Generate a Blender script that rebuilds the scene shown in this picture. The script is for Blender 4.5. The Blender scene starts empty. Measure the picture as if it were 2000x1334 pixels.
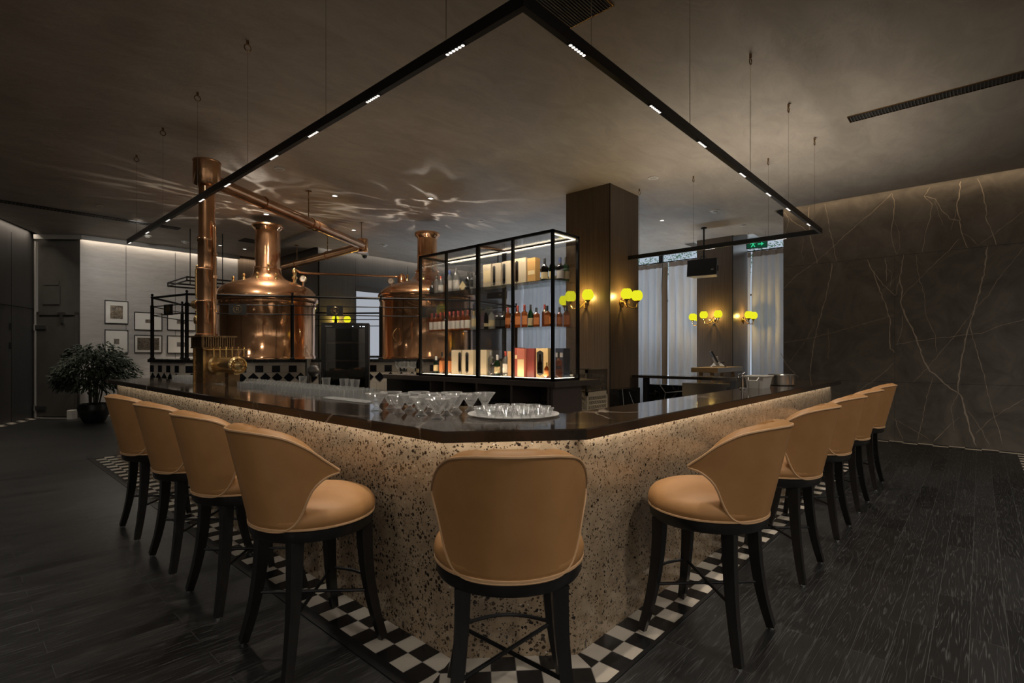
import bpy, math, random
from math import sin, cos, pi, radians, sqrt, atan2
from mathutils import Vector, Matrix
random.seed(7)
SC = bpy.context.scene
COL = SC.collection

# ------------------------------------------------------------------ mesh helper
class MB:
    def __init__(s):
        s.v = []; s.f = []; s.m = []; s.k = 0
    def mat(s, k):
        s.k = k; return s
    def add(s, vs, fs):
        o = len(s.v)
        s.v += [tuple(p) for p in vs]
        for f in fs:
            s.f.append(tuple(i + o for i in f)); s.m.append(s.k)
        return s
    def box(s, x0, y0, z0, x1, y1, z1):
        if x0 > x1: x0, x1 = x1, x0
        if y0 > y1: y0, y1 = y1, y0
        if z0 > z1: z0, z1 = z1, z0
        return s.add([(x0,y0,z0),(x1,y0,z0),(x1,y1,z0),(x0,y1,z0),(x0,y0,z1),(x1,y0,z1),(x1,y1,z1),(x0,y1,z1)],
                     [(3,2,1,0),(4,5,6,7),(0,1,5,4),(1,2,6,5),(2,3,7,6),(3,0,4,7)])
    def obox(s, c, size, rz=0, M=None):
        M = M or Matrix.Rotation(rz, 3, 'Z'); c = Vector(c)
        hx, hy, hz = [a/2 for a in size]
        vs = [c + M @ Vector(p) for p in [(-hx,-hy,-hz),(hx,-hy,-hz),(hx,hy,-hz),(-hx,hy,-hz),(-hx,-hy,hz),(hx,-hy,hz),(hx,hy,hz),(-hx,hy,hz)]]
        return s.add(vs, [(3,2,1,0),(4,5,6,7),(0,1,5,4),(1,2,6,5),(2,3,7,6),(3,0,4,7)])
    def bbox(s, c, size, b=.006, rz=0):
        # box with chamfered vertical + top edges
        hx, hy, hz = [a/2 for a in size]; R = Matrix.Rotation(rz, 3, 'Z'); c = Vector(c)
        def ring(ix, z):
            x, y = hx-ix, hy-ix
            return [(-x+b,-y,z),(x-b,-y,z),(x,-y+b,z),(x,y-b,z),(x-b,y,z),(-x+b,y,z),(-x,y-b,z),(-x,-y+b,z)]
        vs = ring(0,-hz)+ring(0,hz-b)+ring(b,hz)
        vs = [c + R @ Vector(p) for p in vs]
        fs = [tuple(reversed(range(8))), tuple(range(16,24))]
        for k in (0,8):
            for i in range(8):
                j = (i+1) % 8; fs.append((k+i,k+j,k+8+j,k+8+i))
        return s.add(vs, fs)
    def prism(s, poly, z0, z1):
        n = len(poly)
        vs = [(x,y,z0) for x,y in poly]+[(x,y,z1) for x,y in poly]
        fs = [tuple(reversed(range(n))), tuple(range(n,2*n))]
        for i in range(n):
            j = (i+1) % n; fs.append((i,j,n+j,n+i))
        return s.add(vs, fs)
    def grid(s, rows, cu=False, cv=False):
        # rows: list of equal-length point lists
        n = len(rows); m = len(rows[0])
        vs = [p for r in rows for p in r]; fs = []
        for i in range(n if cu else n-1):
            a = i; b = (i+1) % n
            for j in range(m if cv else m-1):
                c = j; d = (j+1) % m
                fs.append((a*m+c, a*m+d, b*m+d, b*m+c))
        return s.add(vs, fs)
    def lathe(s, prof, c=(0,0,0), seg=24, M=None):
        c = Vector(c); rows = []; n = len(prof)
        vs = []; fs = []
        for r, z in prof:
            if r < 1e-6: vs.append([(0,0,z)])
            else: vs.append([(r*cos(2*pi*i/seg), r*sin(2*pi*i/seg), z) for i in range(seg)])
        flat = []; idx = []
        for ring in vs:
            idx.append(len(flat)); flat += ring
        for a in range(n-1):
            A, B = vs[a], vs[a+1]; ia, ib = idx[a], idx[a+1]
            for i in range(seg):
                j = (i+1) % seg
                if len(A) == 1 and len(B) == 1: continue
                if len(A) == 1: fs.append((ia, ib+j, ib+i))
                elif len(B) == 1: fs.append((ia+i, ia+j, ib))
                else: fs.append((ia+i, ia+j, ib+j, ib+i))
        flat = [c + ((M @ Vector(p)) if M else Vector(p)) for p in flat]
        return s.add(flat, fs)
    def tube(s, pts, r, seg=8, cap=True, up=None, closed=False, square=False):
        pts = [Vector(p) for p in pts]; n = len(pts)
        rr = r if isinstance(r, (list, tuple)) else [r]*n
        rows = []; prev = None
        for i in range(n):
            if closed: t = pts[(i+1) % n]-pts[i-1]
            elif i == 0: t = pts[1]-pts[0]
            elif i == n-1: t = pts[-1]-pts[-2]
            else: t = (pts[i+1]-pts[i]).normalized()+(pts[i]-pts[i-1]).normalized()
            if t.length < 1e-9: t = Vector((0,0,1))
            t.normalize()
            if prev is None:
                a = Vector(up) if up else (Vector((0,0,1)) if abs(t.z) < .9 else Vector((1,0,0)))
            else: a = prev
            nrm = (a - t*a.dot(t))
            if nrm.length < 1e-6: nrm = t.orthogonal()
            nrm.normalize(); prev = nrm; b = t.cross(nrm)
            off = pi/4 if square else 0
            k = sqrt(2) if square else 1
            rows.append([pts[i]+(nrm*cos(off+2*pi*j/seg)+b*sin(off+2*pi*j/seg))*rr[i]*k for j in range(seg)])
        s.grid(rows, cu=closed, cv=True)
        if cap and not closed:
            o = len(s.v)
            s.add(rows[0], [tuple(reversed(range(seg)))]); s.add(rows[-1], [tuple(range(seg))])
        return s
    def cyl(s, p0, p1, r0, r1=None, seg=16):
        return s.tube([p0, p1], [r0, r0 if r1 is None else r1], seg)
    def sphere(s, c, r, seg=16, rings=10, sc=(1,1,1)):
        prof = [(r*sin(pi*i/rings), -r*cos(pi*i/rings)) for i in range(rings+1)]
        prof[0] = (0, -r); prof[-1] = (0, r)
        M = Matrix.Diagonal(sc)
        return s.lathe(prof, c, seg, M)
    def ring(s, c, R, r, seg=24, sub=8, M=None):
        M = M or Matrix.Identity(3); c = Vector(c)
        return s.tube([c + M @ Vector((R*cos(2*pi*i/seg), R*sin(2*pi*i/seg), 0)) for i in range(seg)], r, sub, closed=True)
    def build(s, name, mats, parent=None, smooth=38, local=False):
        off = Vector((0,0,0)); p = parent
        while p is not None and not local:
            off += p.location; p = p.parent
        loc = Vector((0,0,0))
        if parent is None and s.v:
            xs = [q[0] for q in s.v]; ys = [q[1] for q in s.v]; zs = [q[2] for q in s.v]
            loc = Vector(((min(xs)+max(xs))/2, (min(ys)+max(ys))/2, min(zs))); off = loc
        me = bpy.data.meshes.new(name)
        me.from_pydata([(q[0]-off.x, q[1]-off.y, q[2]-off.z) for q in s.v], [], s.f)
        if not isinstance(mats, (list, tuple)): mats = [mats]
        for m in mats: me.materials.append(m)
        me.polygons.foreach_set('material_index', s.m)
        me.validate(); me.update()
        if smooth:
            me.shade_smooth(); me.set_sharp_from_angle(angle=radians(smooth))
        o = bpy.data.objects.new(name, me); COL.objects.link(o)
        o.location = loc
        if parent is not None: o.parent = parent
        return o

def tag(o, label=None, cat=None, group=None, kind=None):
    if label: o['label'] = label
    if cat: o['category'] = cat
    if group: o['group'] = group
    if kind: o['kind'] = kind
    return o
def thing(name, label, cat, loc=(0,0,0), rz=0, group=None):
    o = bpy.data.objects.new(name, None); COL.objects.link(o)
    o.empty_display_size = .1
    o.location = loc; o.rotation_euler = (0,0,rz)
    return tag(o, label, cat, group)
def struct(mb, name, mats, smooth=30, parent=None):
    o = mb.build(name, mats, parent, smooth)
    if parent is None: o['kind'] = 'structure'
    return o
KIDS = {}
def kids(o): return [c for c in bpy.data.objects if c.parent == o]
def copy_tree(root, loc, rz=0, label=None, group=None, scale=None):
    def rec(o, par):
        c = o.copy(); COL.objects.link(c)
        if par is not None:
            c.parent = par; c.matrix_parent_inverse = o.matrix_parent_inverse.copy()
        for ch in CH[o.name]: rec(ch, c)
        return c
    global CH
    if root.name not in CH:
        def fill(o):
            CH[o.name] = kids(o)
            for q in CH[o.name]: fill(q)
        fill(root)
    r = rec(root, None)
    r.location = loc; r.rotation_euler = (0,0,rz)
    if scale: r.scale = scale
    if label: r['label'] = label
    if group: r['group'] = group
    return r
CH = {}
ORD = ['first','second','third','fourth','fifth','sixth','seventh','eighth','ninth','tenth','eleventh','twelfth','thirteenth','fourteenth','fifteenth','sixteenth','seventeenth','eighteenth']

# ------------------------------------------------------------------ materials
def newmat(name):
    m = bpy.data.materials.new(name); m.use_nodes = True
    nt = m.node_tree; return m, nt, nt.nodes['Principled BSDF']
def setp(b, **k):
    names = dict(base='Base Color', rough='Roughness', metal='Metallic', trans='Transmission Weight', ior='IOR', coat='Coat Weight', coatr='Coat Roughness', spec='Specular IOR Level', emit='Emission Color', es='Emission Strength', sheen='Sheen Weight', sub='Subsurface Weight', aniso='Anisotropic')
    for a, v in k.items():
        if a in ('base','emit') and len(v) == 3: v = (*v, 1)
        b.inputs[names[a]].default_value = v
def simple(name, base, rough=.5, metal=0, **k):
    m, nt, b = newmat(name); setp(b, base=base, rough=rough, metal=metal, **k); return m
def nd(nt, t, **k):
    n = nt.nodes.new(t)
    for a, v in k.items():
        if a in n.inputs: n.inputs[a].default_value = v
        else: setattr(n, a, v)
    return n
def L(nt, a, b): nt.links.new(a, b)
def coords(nt, scale=(1,1,1), loc=(0,0,0), rot=(0,0,0)):
    # world-space position (real place in the room), scaled
    g = nd(nt, 'ShaderNodeNewGeometry'); mp = nd(nt, 'ShaderNodeMapping')
    mp.inputs['Scale'].default_value = scale; mp.inputs['Location'].default_value = loc; mp.inputs['Rotation'].default_value = rot
    L(nt, g.outputs['Position'], mp.inputs['Vector']); return mp.outputs['Vector']
def ocoords(nt, scale=(1,1,1)):
    g = nd(nt, 'ShaderNodeTexCoord'); mp = nd(nt, 'ShaderNodeMapping'); mp.inputs['Scale'].default_value = scale
    L(nt, g.outputs['Object'], mp.inputs['Vector']); return mp.outputs['Vector']
def noise(nt, vec, scale, detail=4, rough=.55, dist=0):
    n = nd(nt, 'ShaderNodeTexNoise'); n.inputs['Scale'].default_value = scale; n.inputs['Detail'].default_value = detail
    n.inputs['Roughness'].default_value = rough; n.inputs['Distortion'].default_value = dist
    L(nt, vec, n.inputs['Vector']); return n.outputs['Fac']
def ramp(nt, fac, stops):
    r = nd(nt, 'ShaderNodeValToRGB'); e = r.color_ramp.elements
    while len(e) < len(stops): e.new(.5)
    for i, (p, c) in enumerate(stops):
        e[i].position = p; e[i].color = (*c, 1) if len(c) == 3 else c
    L(nt, fac, r.inputs['Fac']); return r.outputs['Color']
def math_(nt, op, a, b=None, clamp=False):
    n = nd(nt, 'ShaderNodeMath', operation=op); n.use_clamp = clamp
    for i, q in enumerate((a, b)):
        if q is None: continue
        if isinstance(q, (int, float)): n.inputs[i].default_value = q
        else: L(nt, q, n.inputs[i])
    return n.outputs[0]
def mix(nt, fac, a, b):
    n = nd(nt, 'ShaderNodeMix', data_type='RGBA')
    if isinstance(fac, (int, float)): n.inputs[0].default_value = fac
    else: L(nt, fac, n.inputs[0])
    for i, q in ((6, a), (7, b)):
        if isinstance(q, tuple): n.inputs[i].default_value = (*q, 1) if len(q) == 3 else q
        else: L(nt, q, n.inputs[i])
    return n.outputs[2]
def bump(nt, b, h, strength=.2, dist=.01):
    n = nd(nt, 'ShaderNodeBump'); n.inputs['Strength'].default_value = strength; n.inputs['Distance'].default_value = dist
    L(nt, h, n.inputs['Height']); L(nt, n.outputs['Normal'], b.inputs['Normal'])

def m_plaster():
    m, nt, b = newmat('ceiling_plaster')
    v = coords(nt, (1,1,1)); vs = coords(nt, (.8,1.7,1), rot=(0,0,.5))
    n1 = noise(nt, vs, 2.2, 7, .62, .8); n2 = noise(nt, v, .5, 3); n3 = noise(nt, vs, 9, 6, .6, .5)
    f = math_(nt, 'ADD', math_(nt, 'MULTIPLY', n1, .55), math_(nt, 'MULTIPLY', n2, .45))
    c = ramp(nt, f, [(.30, (.235,.205,.175)), (.70, (.385,.345,.295))])
    L(nt, c, b.inputs['Base Color']); setp(b, rough=.55)
    bump(nt, b, math_(nt, 'ADD', n1, math_(nt, 'MULTIPLY', n3, .7)), .6, .022); return m
def m_floor():
    m, nt, b = newmat('dark_oak_planks')
    v = coords(nt, (1,1,1), loc=(-.34, -.038, 0))
    br = nd(nt, 'ShaderNodeTexBrick'); br.offset = .5; br.offset_frequency = 2; br.squash = 1
    br.inputs['Scale'].default_value = 1; br.inputs['Brick Width'].default_value = 1.06; br.inputs['Row Height'].default_value = .144
    br.inputs['Mortar Size'].default_value = .0014; br.inputs['Mortar Smooth'].default_value = .2; br.inputs['Bias'].default_value = 0
    br.inputs['Color1'].default_value = (0,0,0,1); br.inputs['Color2'].default_value = (1,1,1,1); br.inputs['Mortar'].default_value = (.5,.5,.5,1)
    L(nt, v, br.inputs['Vector'])
    # grain, shifted plank by plank
    sep = nd(nt, 'ShaderNodeSeparateXYZ'); L(nt, v, sep.inputs[0])
    row = math_(nt, 'FLOOR', math_(nt, 'DIVIDE', sep.outputs[1], .144))
    cmb = nd(nt, 'ShaderNodeCombineXYZ')
    L(nt, math_(nt, 'ADD', math_(nt, 'MULTIPLY', sep.outputs[0], .55), math_(nt, 'MULTIPLY', row, 7.31)), cmb.inputs[0])
    L(nt, math_(nt, 'MULTIPLY', sep.outputs[1], 9.), cmb.inputs[1])
    L(nt, math_(nt, 'MULTIPLY', br.outputs['Color'], 9.0), cmb.inputs[2])
    nb = noise(nt, cmb.outputs[0], 1.6, 2, .5, .3)
    rings = math_(nt, 'SINE', math_(nt, 'MULTIPLY', nb, 75.))
    cmb2 = nd(nt, 'ShaderNodeCombineXYZ')
    L(nt, math_(nt, 'MULTIPLY', sep.outputs[0], 6.), cmb2.inputs[0]); L(nt, math_(nt, 'MULTIPLY', sep.outputs[1], 190.), cmb2.inputs[1]); L(nt, row, cmb2.inputs[2])
    fine = noise(nt, cmb2.outputs[0], 1, 4, .7)
    g = math_(nt, 'MULTIPLY', ramp_f(nt, rings, .55, 1.0), ramp_f(nt, fine, .42, .66))
    tone = mix(nt, br.outputs['Color'], (.0030,.0032,.0035), (.017,.0175,.018))
    c = mix(nt, g, tone, (.075,.077,.078))
    mort = math_(nt, 'MULTIPLY', br.outputs['Fac'], .55)
    c = mix(nt, mort, c, (.10,.10,.10))
    L(nt, c, b.inputs['Base Color'])
    r = nd(nt, 'ShaderNodeMapRange'); r.inputs[3].default_value = .30; r.inputs[4].default_value = .55; L(nt, fine, r.inputs[0]); L(nt, r.outputs[0], b.inputs['Roughness'])
    bump(nt, b, math_(nt, 'SUBTRACT', math_(nt,'MULTIPLY', fine, .6), math_(nt, 'ADD', g, math_(nt,'MULTIPLY',br.outputs['Fac'],2.))), .22, .004)
    return m
def ramp_f(nt, x, a, b_):
    r = nd(nt, 'ShaderNodeMapRange'); r.clamp = True; r.interpolation_type = 'SMOOTHSTEP'
    r.inputs[1].default_value = a; r.inputs[2].default_value = b_; L(nt, x, r.inputs[0]); return r.outputs[0]
def m_terrazzo():
    m, nt, b = newmat('terrazzo')
    v = coords(nt)
    dn = nd(nt, 'ShaderNodeTexNoise'); dn.inputs['Scale'].default_value = 55; dn.inputs['Detail'].default_value = 2; L(nt, v, dn.inputs['Vector'])
    va = nd(nt, 'ShaderNodeVectorMath', operation='MULTIPLY_ADD'); L(nt, dn.outputs['Color'], va.inputs[0]); va.inputs[1].default_value = (.016,.016,.016); L(nt, v, va.inputs[2])
    def chips(scale, keep, size):
        vo = nd(nt, 'ShaderNodeTexVoronoi'); vo.inputs['Scale'].default_value = scale; L(nt, va.outputs[0], vo.inputs['Vector'])
        s3 = nd(nt, 'ShaderNodeSeparateColor'); L(nt, vo.outputs['Color'], s3.inputs[0])
        sz = math_(nt, 'MULTIPLY', s3.outputs[1], size)
        inside = math_(nt, 'LESS_THAN', vo.outputs['Distance'], sz)
        return math_(nt, 'MULTIPLY', inside, math_(nt, 'LESS_THAN', s3.outputs[0], keep)), s3.outputs[2]
    a1, h1 = chips(48, .66, .52); a2, h2 = chips(95, .68, .52); a3, h3 = chips(80, .06, .42)
    n = noise(nt, v, 14, 4)
    base = ramp(nt, n, [(.3, (.285,.208,.132)), (.7, (.42,.318,.212))])
    c = mix(nt, a1, base, ramp(nt, h1, [(.2, (.016,.011,.008)), (.9, (.075,.048,.028))]))
    c = mix(nt, a2, c, ramp(nt, h2, [(.2, (.02,.013,.009)), (.95, (.13,.09,.055))]))
    c = mix(nt, a3, c, (.6,.55,.47))
    L(nt, c, b.inputs['Base Color']); setp(b, rough=.2, coat=.5, coatr=.08); return m
def m_marble(name, base1, base2, vein, rough, vs=1.0, amount=.5, thick=.02):
    m, nt, b = newmat(name)
    v = coords(nt)
    n = noise(nt, v, 2.5*vs, 8, .65, 1.0)
    c = ramp(nt, n, [(.3, base1), (.72, base2)])
    dn = nd(nt, 'ShaderNodeTexNoise'); dn.inputs['Scale'].default_value = 1.8*vs; dn.inputs['Detail'].default_value = 5; L(nt, v, dn.inputs['Vector'])
    va = nd(nt, 'ShaderNodeVectorMath', operation='MULTIPLY_ADD'); L(nt, dn.outputs['Color'], va.inputs[0]); va.inputs[1].default_value = (.5,.5,.5); L(nt, v, va.inputs[2])
    vo = nd(nt, 'ShaderNodeTexVoronoi', feature='DISTANCE_TO_EDGE'); vo.inputs['Scale'].default_value = 1.3*vs; L(nt, va.outputs[0], vo.inputs['Vector'])
    k = math_(nt, 'SUBTRACT', 1.0, ramp_f(nt, vo.outputs['Distance'], 0.0, thick))
    msk = ramp_f(nt, noise(nt, v, 1.1*vs, 3), .45, .62)
    k = math_(nt, 'MULTIPLY', math_(nt, 'MULTIPLY', k, msk), amount)
    c = mix(nt, k, c, vein)
    L(nt, c, b.inputs['Base Color']); setp(b, rough=rough); return m
def m_grain(name, c1, c2, rough, scale=(55,55,1.2), bumpv=.1):
    m, nt, b = newmat(name); v = coords(nt, scale)
    n = noise(nt, v, 1, 5, .65, .4); n2 = noise(nt, coords(nt, (1,1,.4)), 1.2, 3)
    f = math_(nt, 'ADD', math_(nt, 'MULTIPLY', n, .7), math_(nt, 'MULTIPLY', n2, .3))
    L(nt, ramp(nt, f, [(.3, c1), (.7, c2)]), b.inputs['Base Color']); setp(b, rough=rough); bump(nt, b, n, bumpv, .004); return m
def m_leather():
    m, nt, b = newmat('tan_leather'); v = ocoords(nt)
    n = noise(nt, v, 140, 4, .6); n2 = noise(nt, v, 5, 3)
    L(nt, ramp(nt, n2, [(.3, (.36,.183,.067)), (.7, (.44,.231,.090))]), b.inputs['Base Color']); setp(b, rough=.5, spec=.4); bump(nt, b, n, .12, .002); return m
def m_copper(name, c1, c2, rough=.14, bs=.06, soft=.20):
    # polished metal with a softer, slightly hazy layer worked in
    m, nt, b = newmat(name); v = coords(nt); out = nt.nodes['Material Output']
    n = noise(nt, v, 3.5, 4); n2 = noise(nt, v, 7, 2)
    c = ramp(nt, n, [(.3, c1), (.7, c2)]); b2 = nd(nt, 'ShaderNodeBsdfPrincipled')
    for q in (b, b2): L(nt, c, q.inputs['Base Color']); setp(q, metal=1)
    r = nd(nt, 'ShaderNodeMapRange'); r.inputs[3].default_value = rough*.5; r.inputs[4].default_value = rough*1.5; L(nt, n, r.inputs[0]); L(nt, r.outputs[0], b.inputs['Roughness'])
    b2.inputs['Roughness'].default_value = .42
    bump(nt, b, n2, bs, .03)
    mx = nd(nt, 'ShaderNodeMixShader'); mx.inputs[0].default_value = soft
    L(nt, b.outputs[0], mx.inputs[1]); L(nt, b2.outputs[0], mx.inputs[2]); L(nt, mx.outputs[0], out.inputs[0]); return m
def m_pane(name, tint=(1,1,1), gl=.1):
    m, nt, b = newmat(name); nt.nodes.remove(b); out = nt.nodes['Material Output']
    t = nd(nt, 'ShaderNodeBsdfTransparent'); t.inputs[0].default_value = (*tint, 1)
    g = nd(nt, 'ShaderNodeBsdfGlossy'); g.inputs['Roughness'].default_value = .02; g.inputs[0].default_value = (1,1,1,1)
    lw = nd(nt, 'ShaderNodeFresnel'); lw.inputs['IOR'].default_value = 1.45
    mx = nd(nt, 'ShaderNodeMixShader')
    f = math_(nt, 'MULTIPLY', lw.outputs[0], gl/.1*.45)
    L(nt, f, mx.inputs[0]); L(nt, t.outputs[0], mx.inputs[1]); L(nt, g.outputs[0], mx.inputs[2]); L(nt, mx.outputs[0], out.inputs[0]); return m
def m_glassware():
    m, nt, b = newmat('glassware'); nt.nodes.remove(b); out = nt.nodes['Material Output']
    t = nd(nt, 'ShaderNodeBsdfTransparent'); t.inputs[0].default_value = (.94,.95,.95,1)
    g = nd(nt, 'ShaderNodeBsdfGlossy'); g.inputs['Roughness'].default_value = .05
    d = nd(nt, 'ShaderNodeBsdfDiffuse'); d.inputs[0].default_value = (.8,.8,.8,1)  # white towards the edges stands in for bright highlights in the glass
    lw = nd(nt, 'ShaderNodeLayerWeight'); lw.inputs['Blend'].default_value = .30
    mx = nd(nt, 'ShaderNodeMixShader'); mx2 = nd(nt, 'ShaderNodeMixShader'); mx2.inputs[0].default_value = .42
    L(nt, g.outputs[0], mx2.inputs[1]); L(nt, d.outputs[0], mx2.inputs[2])
    f = math_(nt, 'ADD', math_(nt, 'MULTIPLY', lw.outputs['Facing'], .88), .08)
    L(nt, f, mx.inputs[0]); L(nt, t.outputs[0], mx.inputs[1]); L(nt, mx2.outputs[0], mx.inputs[2]); L(nt, mx.outputs[0], out.inputs[0]); return m
def m_bottle(name, col, rough=.06):
    m, nt, b = newmat(name); nt.nodes.remove(b); out = nt.nodes['Material Output']
    t = nd(nt, 'ShaderNodeBsdfTransparent'); t.inputs[0].default_value = (*col, 1)
    tr = nd(nt, 'ShaderNodeBsdfTranslucent'); tr.inputs[0].default_value = (*col, 1)
    g = nd(nt, 'ShaderNodeBsdfGlossy'); g.inputs['Roughness'].default_value = rough
    lw = nd(nt, 'ShaderNodeFresnel'); lw.inputs['IOR'].default_value = 1.5
    a = nd(nt, 'ShaderNodeMixShader'); a.inputs[0].default_value = .45
    L(nt, t.outputs[0], a.inputs[1]); L(nt, tr.outputs[0], a.inputs[2])
    mx = nd(nt, 'ShaderNodeMixShader'); L(nt, math_(nt,'ADD',lw.outputs[0],.04), mx.inputs[0]); L(nt, a.outputs[0], mx.inputs[1]); L(nt, g.outputs[0], mx.inputs[2]); L(nt, mx.outputs[0], out.inputs[0]); return m
def m_cloth(name, col, tl=.5):
    m, nt, b = newmat(name); nt.nodes.remove(b); out = nt.nodes['Material Output']
    v = ocoords(nt, (1,1,.25)); n = noise(nt, v, 9, 3)
    c = ramp(nt, n, [(.3, tuple(q*.92 for q in col)), (.7, col)])
    d = nd(nt, 'ShaderNodeBsdfDiffuse'); t = nd(nt, 'ShaderNodeBsdfTranslucent')
    L(nt, c, d.inputs[0]); L(nt, c, t.inputs[0])
    mx = nd(nt, 'ShaderNodeMixShader'); mx.inputs[0].default_value = tl
    L(nt, d.outputs[0], mx.inputs[1]); L(nt, t.outputs[0], mx.inputs[2]); L(nt, mx.outputs[0], out.inputs[0]); return m
def m_emit(name, col, s):
    m, nt, b = newmat(name); nt.nodes.remove(b); e = nd(nt, 'ShaderNodeEmission'); e.inputs[0].default_value = (*col, 1); e.inputs[1].default_value = s
    L(nt, e.outputs[0], nt.nodes['Material Output'].inputs[0]); return m
def m_picture(name, seed, c1, c2):
    m, nt, b = newmat(name); v = ocoords(nt, (1,1,1))
    n = noise(nt, v, 11+seed, 6, .7, 1.2)
    L(nt, ramp(nt, n, [(.36, c1), (.6, c2)]), b.inputs['Base Color']); setp(b, rough=.4); return m

MT = dict(
 plaster=m_plaster(), floor=m_floor(), terrazzo=m_terrazzo(),
 counter=m_marble('counter_marble', (.008,.0062,.005), (.034,.023,.016), (.38,.32,.26), .08, 1.1, .85, .016),
 counter_edge=m_marble('counter_marble_edge', (.012,.009,.007), (.042,.029,.020), (.40,.34,.28), .24, 1.1, .95, .018),
 wallmarble=m_marble('wall_marble', (.078,.069,.060), (.18,.161,.141), (.14,.12,.10), .36, .8, .3, .02),
 blackmarble=m_marble('black_marble', (.006,.006,.006), (.02,.02,.02), (.2,.2,.2), .15, 1.4, .5, .015),
 vein=simple('marble_vein', (.42,.355,.28), .35),
 leather=m_leather(), piping=simple('leather_piping', (.55,.34,.18), .45),
 blackwood=m_grain('ebonised_wood', (.006,.0055,.005), (.018,.016,.015), .28, (70,70,4), .05),
 blackmetal=simple('black_metal', (.012,.012,.013), .42, .4), ironrail=simple('black_iron', (.014,.013,.013), .38, .6),
 copper=m_copper('copper', (.66,.36,.19), (.86,.50,.28), .11), oldcopper=m_copper('aged_copper', (.50,.28,.15), (.70,.41,.23), .2, .1),
 brass=m_copper('brass', (.66,.45,.20), (.80,.58,.28), .16), bronze=m_copper('bronze', (.27,.17,.09), (.42,.28,.15), .25, .1),
 steel=simple('stainless_steel', (.55,.54,.52), .22, 1), chrome=simple('chrome', (.8,.8,.8), .08, 1),
 veneer=m_grain('brown_veneer', (.066,.047,.033), (.15,.11,.077), .33),
 greyveneer=m_grain('grey_veneer', (.33,.31,.285), (.46,.435,.405), .4, (3,3,16), .05),
 darkpanel=m_grain('dark_wall_panel', (.058,.056,.055), (.095,.092,.09), .38, (30,30,1), .05),
 concrete=m_grain('cold_room_steel', (.06,.056,.05), (.09,.084,.076), .34, (3,3,2), .05),
 pane=m_pane('clear_pane'), glass=m_glassware(), smoked=m_pane('smoked_door_glass', (.50,.45,.38), .40),
 white_tile=simple('white_tile', (.62,.57,.49), .22), black_tile=simple('black_tile', (.012,.013,.018), .14), grout=simple('tile_grout', (.22,.2,.18), .6),
 floor_white=simple('floor_tile_white', (.52,.47,.40), .3), floor_black=simple('floor_tile_black', (.012,.012,.013), .25),
 curtain=m_cloth('curtain_linen', (.72,.73,.75), .12), curtain_brown=m_cloth('curtain_brown', (.16,.11,.07), .3), heading=m_cloth('curtain_heading', (.20,.155,.12), .3),
 globe=m_emit('lamp_globe', (.84, .82, .021), 1.0), led=m_emit('led_lens', (1,.93,.85), 1.3), led_dim=m_emit('downlight_lens', (1,.95,.86), 5), ledwhite=m_emit('led_strip', (1,.86,.62), 5.0),
 blind=m_emit('daylit_blind', (.36,.385,.43), 1.0), sign=m_emit('exit_green', (.03,.5,.22), 1.2),
 paper=simple('mat_board', (.72,.69,.63), .5), white_plastic=simple('white_plastic', (.55,.54,.5), .4), offwhite=simple('off_white_metal', (.36,.35,.33), .4),
 cream=simple('cream_plastic', (.70,.61,.45), .5), leaf=simple('leaf_green', (.013,.026,.010), .6), stem=simple('bark', (.05,.035,.025), .7), pot=simple('dark_glazed_pot', (.014,.014,.015), .25), soil=simple('soil', (.02,.014,.01), .9),
 plywood=simple('light_ply', (.38,.25,.12), .45), greyply=simple('grey_laminate', (.5,.5,.5), .4),
 dark_interior=simple('dark_interior', (.01,.0095,.009), .6),
 clear=m_bottle('clear_bottle_glass', (.9,.92,.93)), amber=m_bottle('amber_spirit', (.68,.30,.085)), green=m_bottle('green_bottle_glass', (.03,.25,.07)), darkglass=m_bottle('dark_bottle_glass', (.05,.025,.012)),
 rose=m_bottle('rose_spirit', (.65,.26,.10)),
 label_white=simple('label_white', (.66,.63,.57), .5), label_cream=simple('label_cream', (.6,.48,.27), .5), label_black=simple('label_black', (.015,.015,.015), .4), label_orange=simple('label_orange', (.55,.2,.06), .5),
 cap_black=simple('cap_black', (.02,.02,.02), .35), cap_red=simple('cap_red', (.22,.03,.02), .35), cap_gold=simple('cap_gold', (.6,.42,.16), .3, .8), cap_silver=simple('cap_silver', (.6,.6,.6), .3, .8), cap_blue=simple('cap_blue', (.03,.06,.2), .35), cap_white=simple('cap_white', (.6,.6,.58), .4),
 box_ivory=simple('box_ivory', (.46,.39,.27), .5), box_gold=simple('box_gold', (.42,.24,.08), .45), box_red=simple('box_red', (.26,.05,.035), .45), box_pink=simple('box_salmon', (.42,.13,.09), .45), box_wine=simple('box_wine', (.16,.03,.025), .45), box_navy=simple('box_navy', (.02,.03,.055), .45), box_wood=simple('box_wood', (.35,.21,.10), .5), box_tan=simple('box_tan', (.5,.36,.17), .5),
)
P_TRACK, P_DAY, P_COVE, P_SCONCE, P_DOWN, P_UNDER, P_ROOM, P_WELL, P_LOUNGE, EXPO = 46, 220, 4, 11.5, 210, .66, 270, 9.5, 108, 0
P_CASE, P_REAR, P_COPPER, P_GLINT = 9.5, 155, 145, 24
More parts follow.
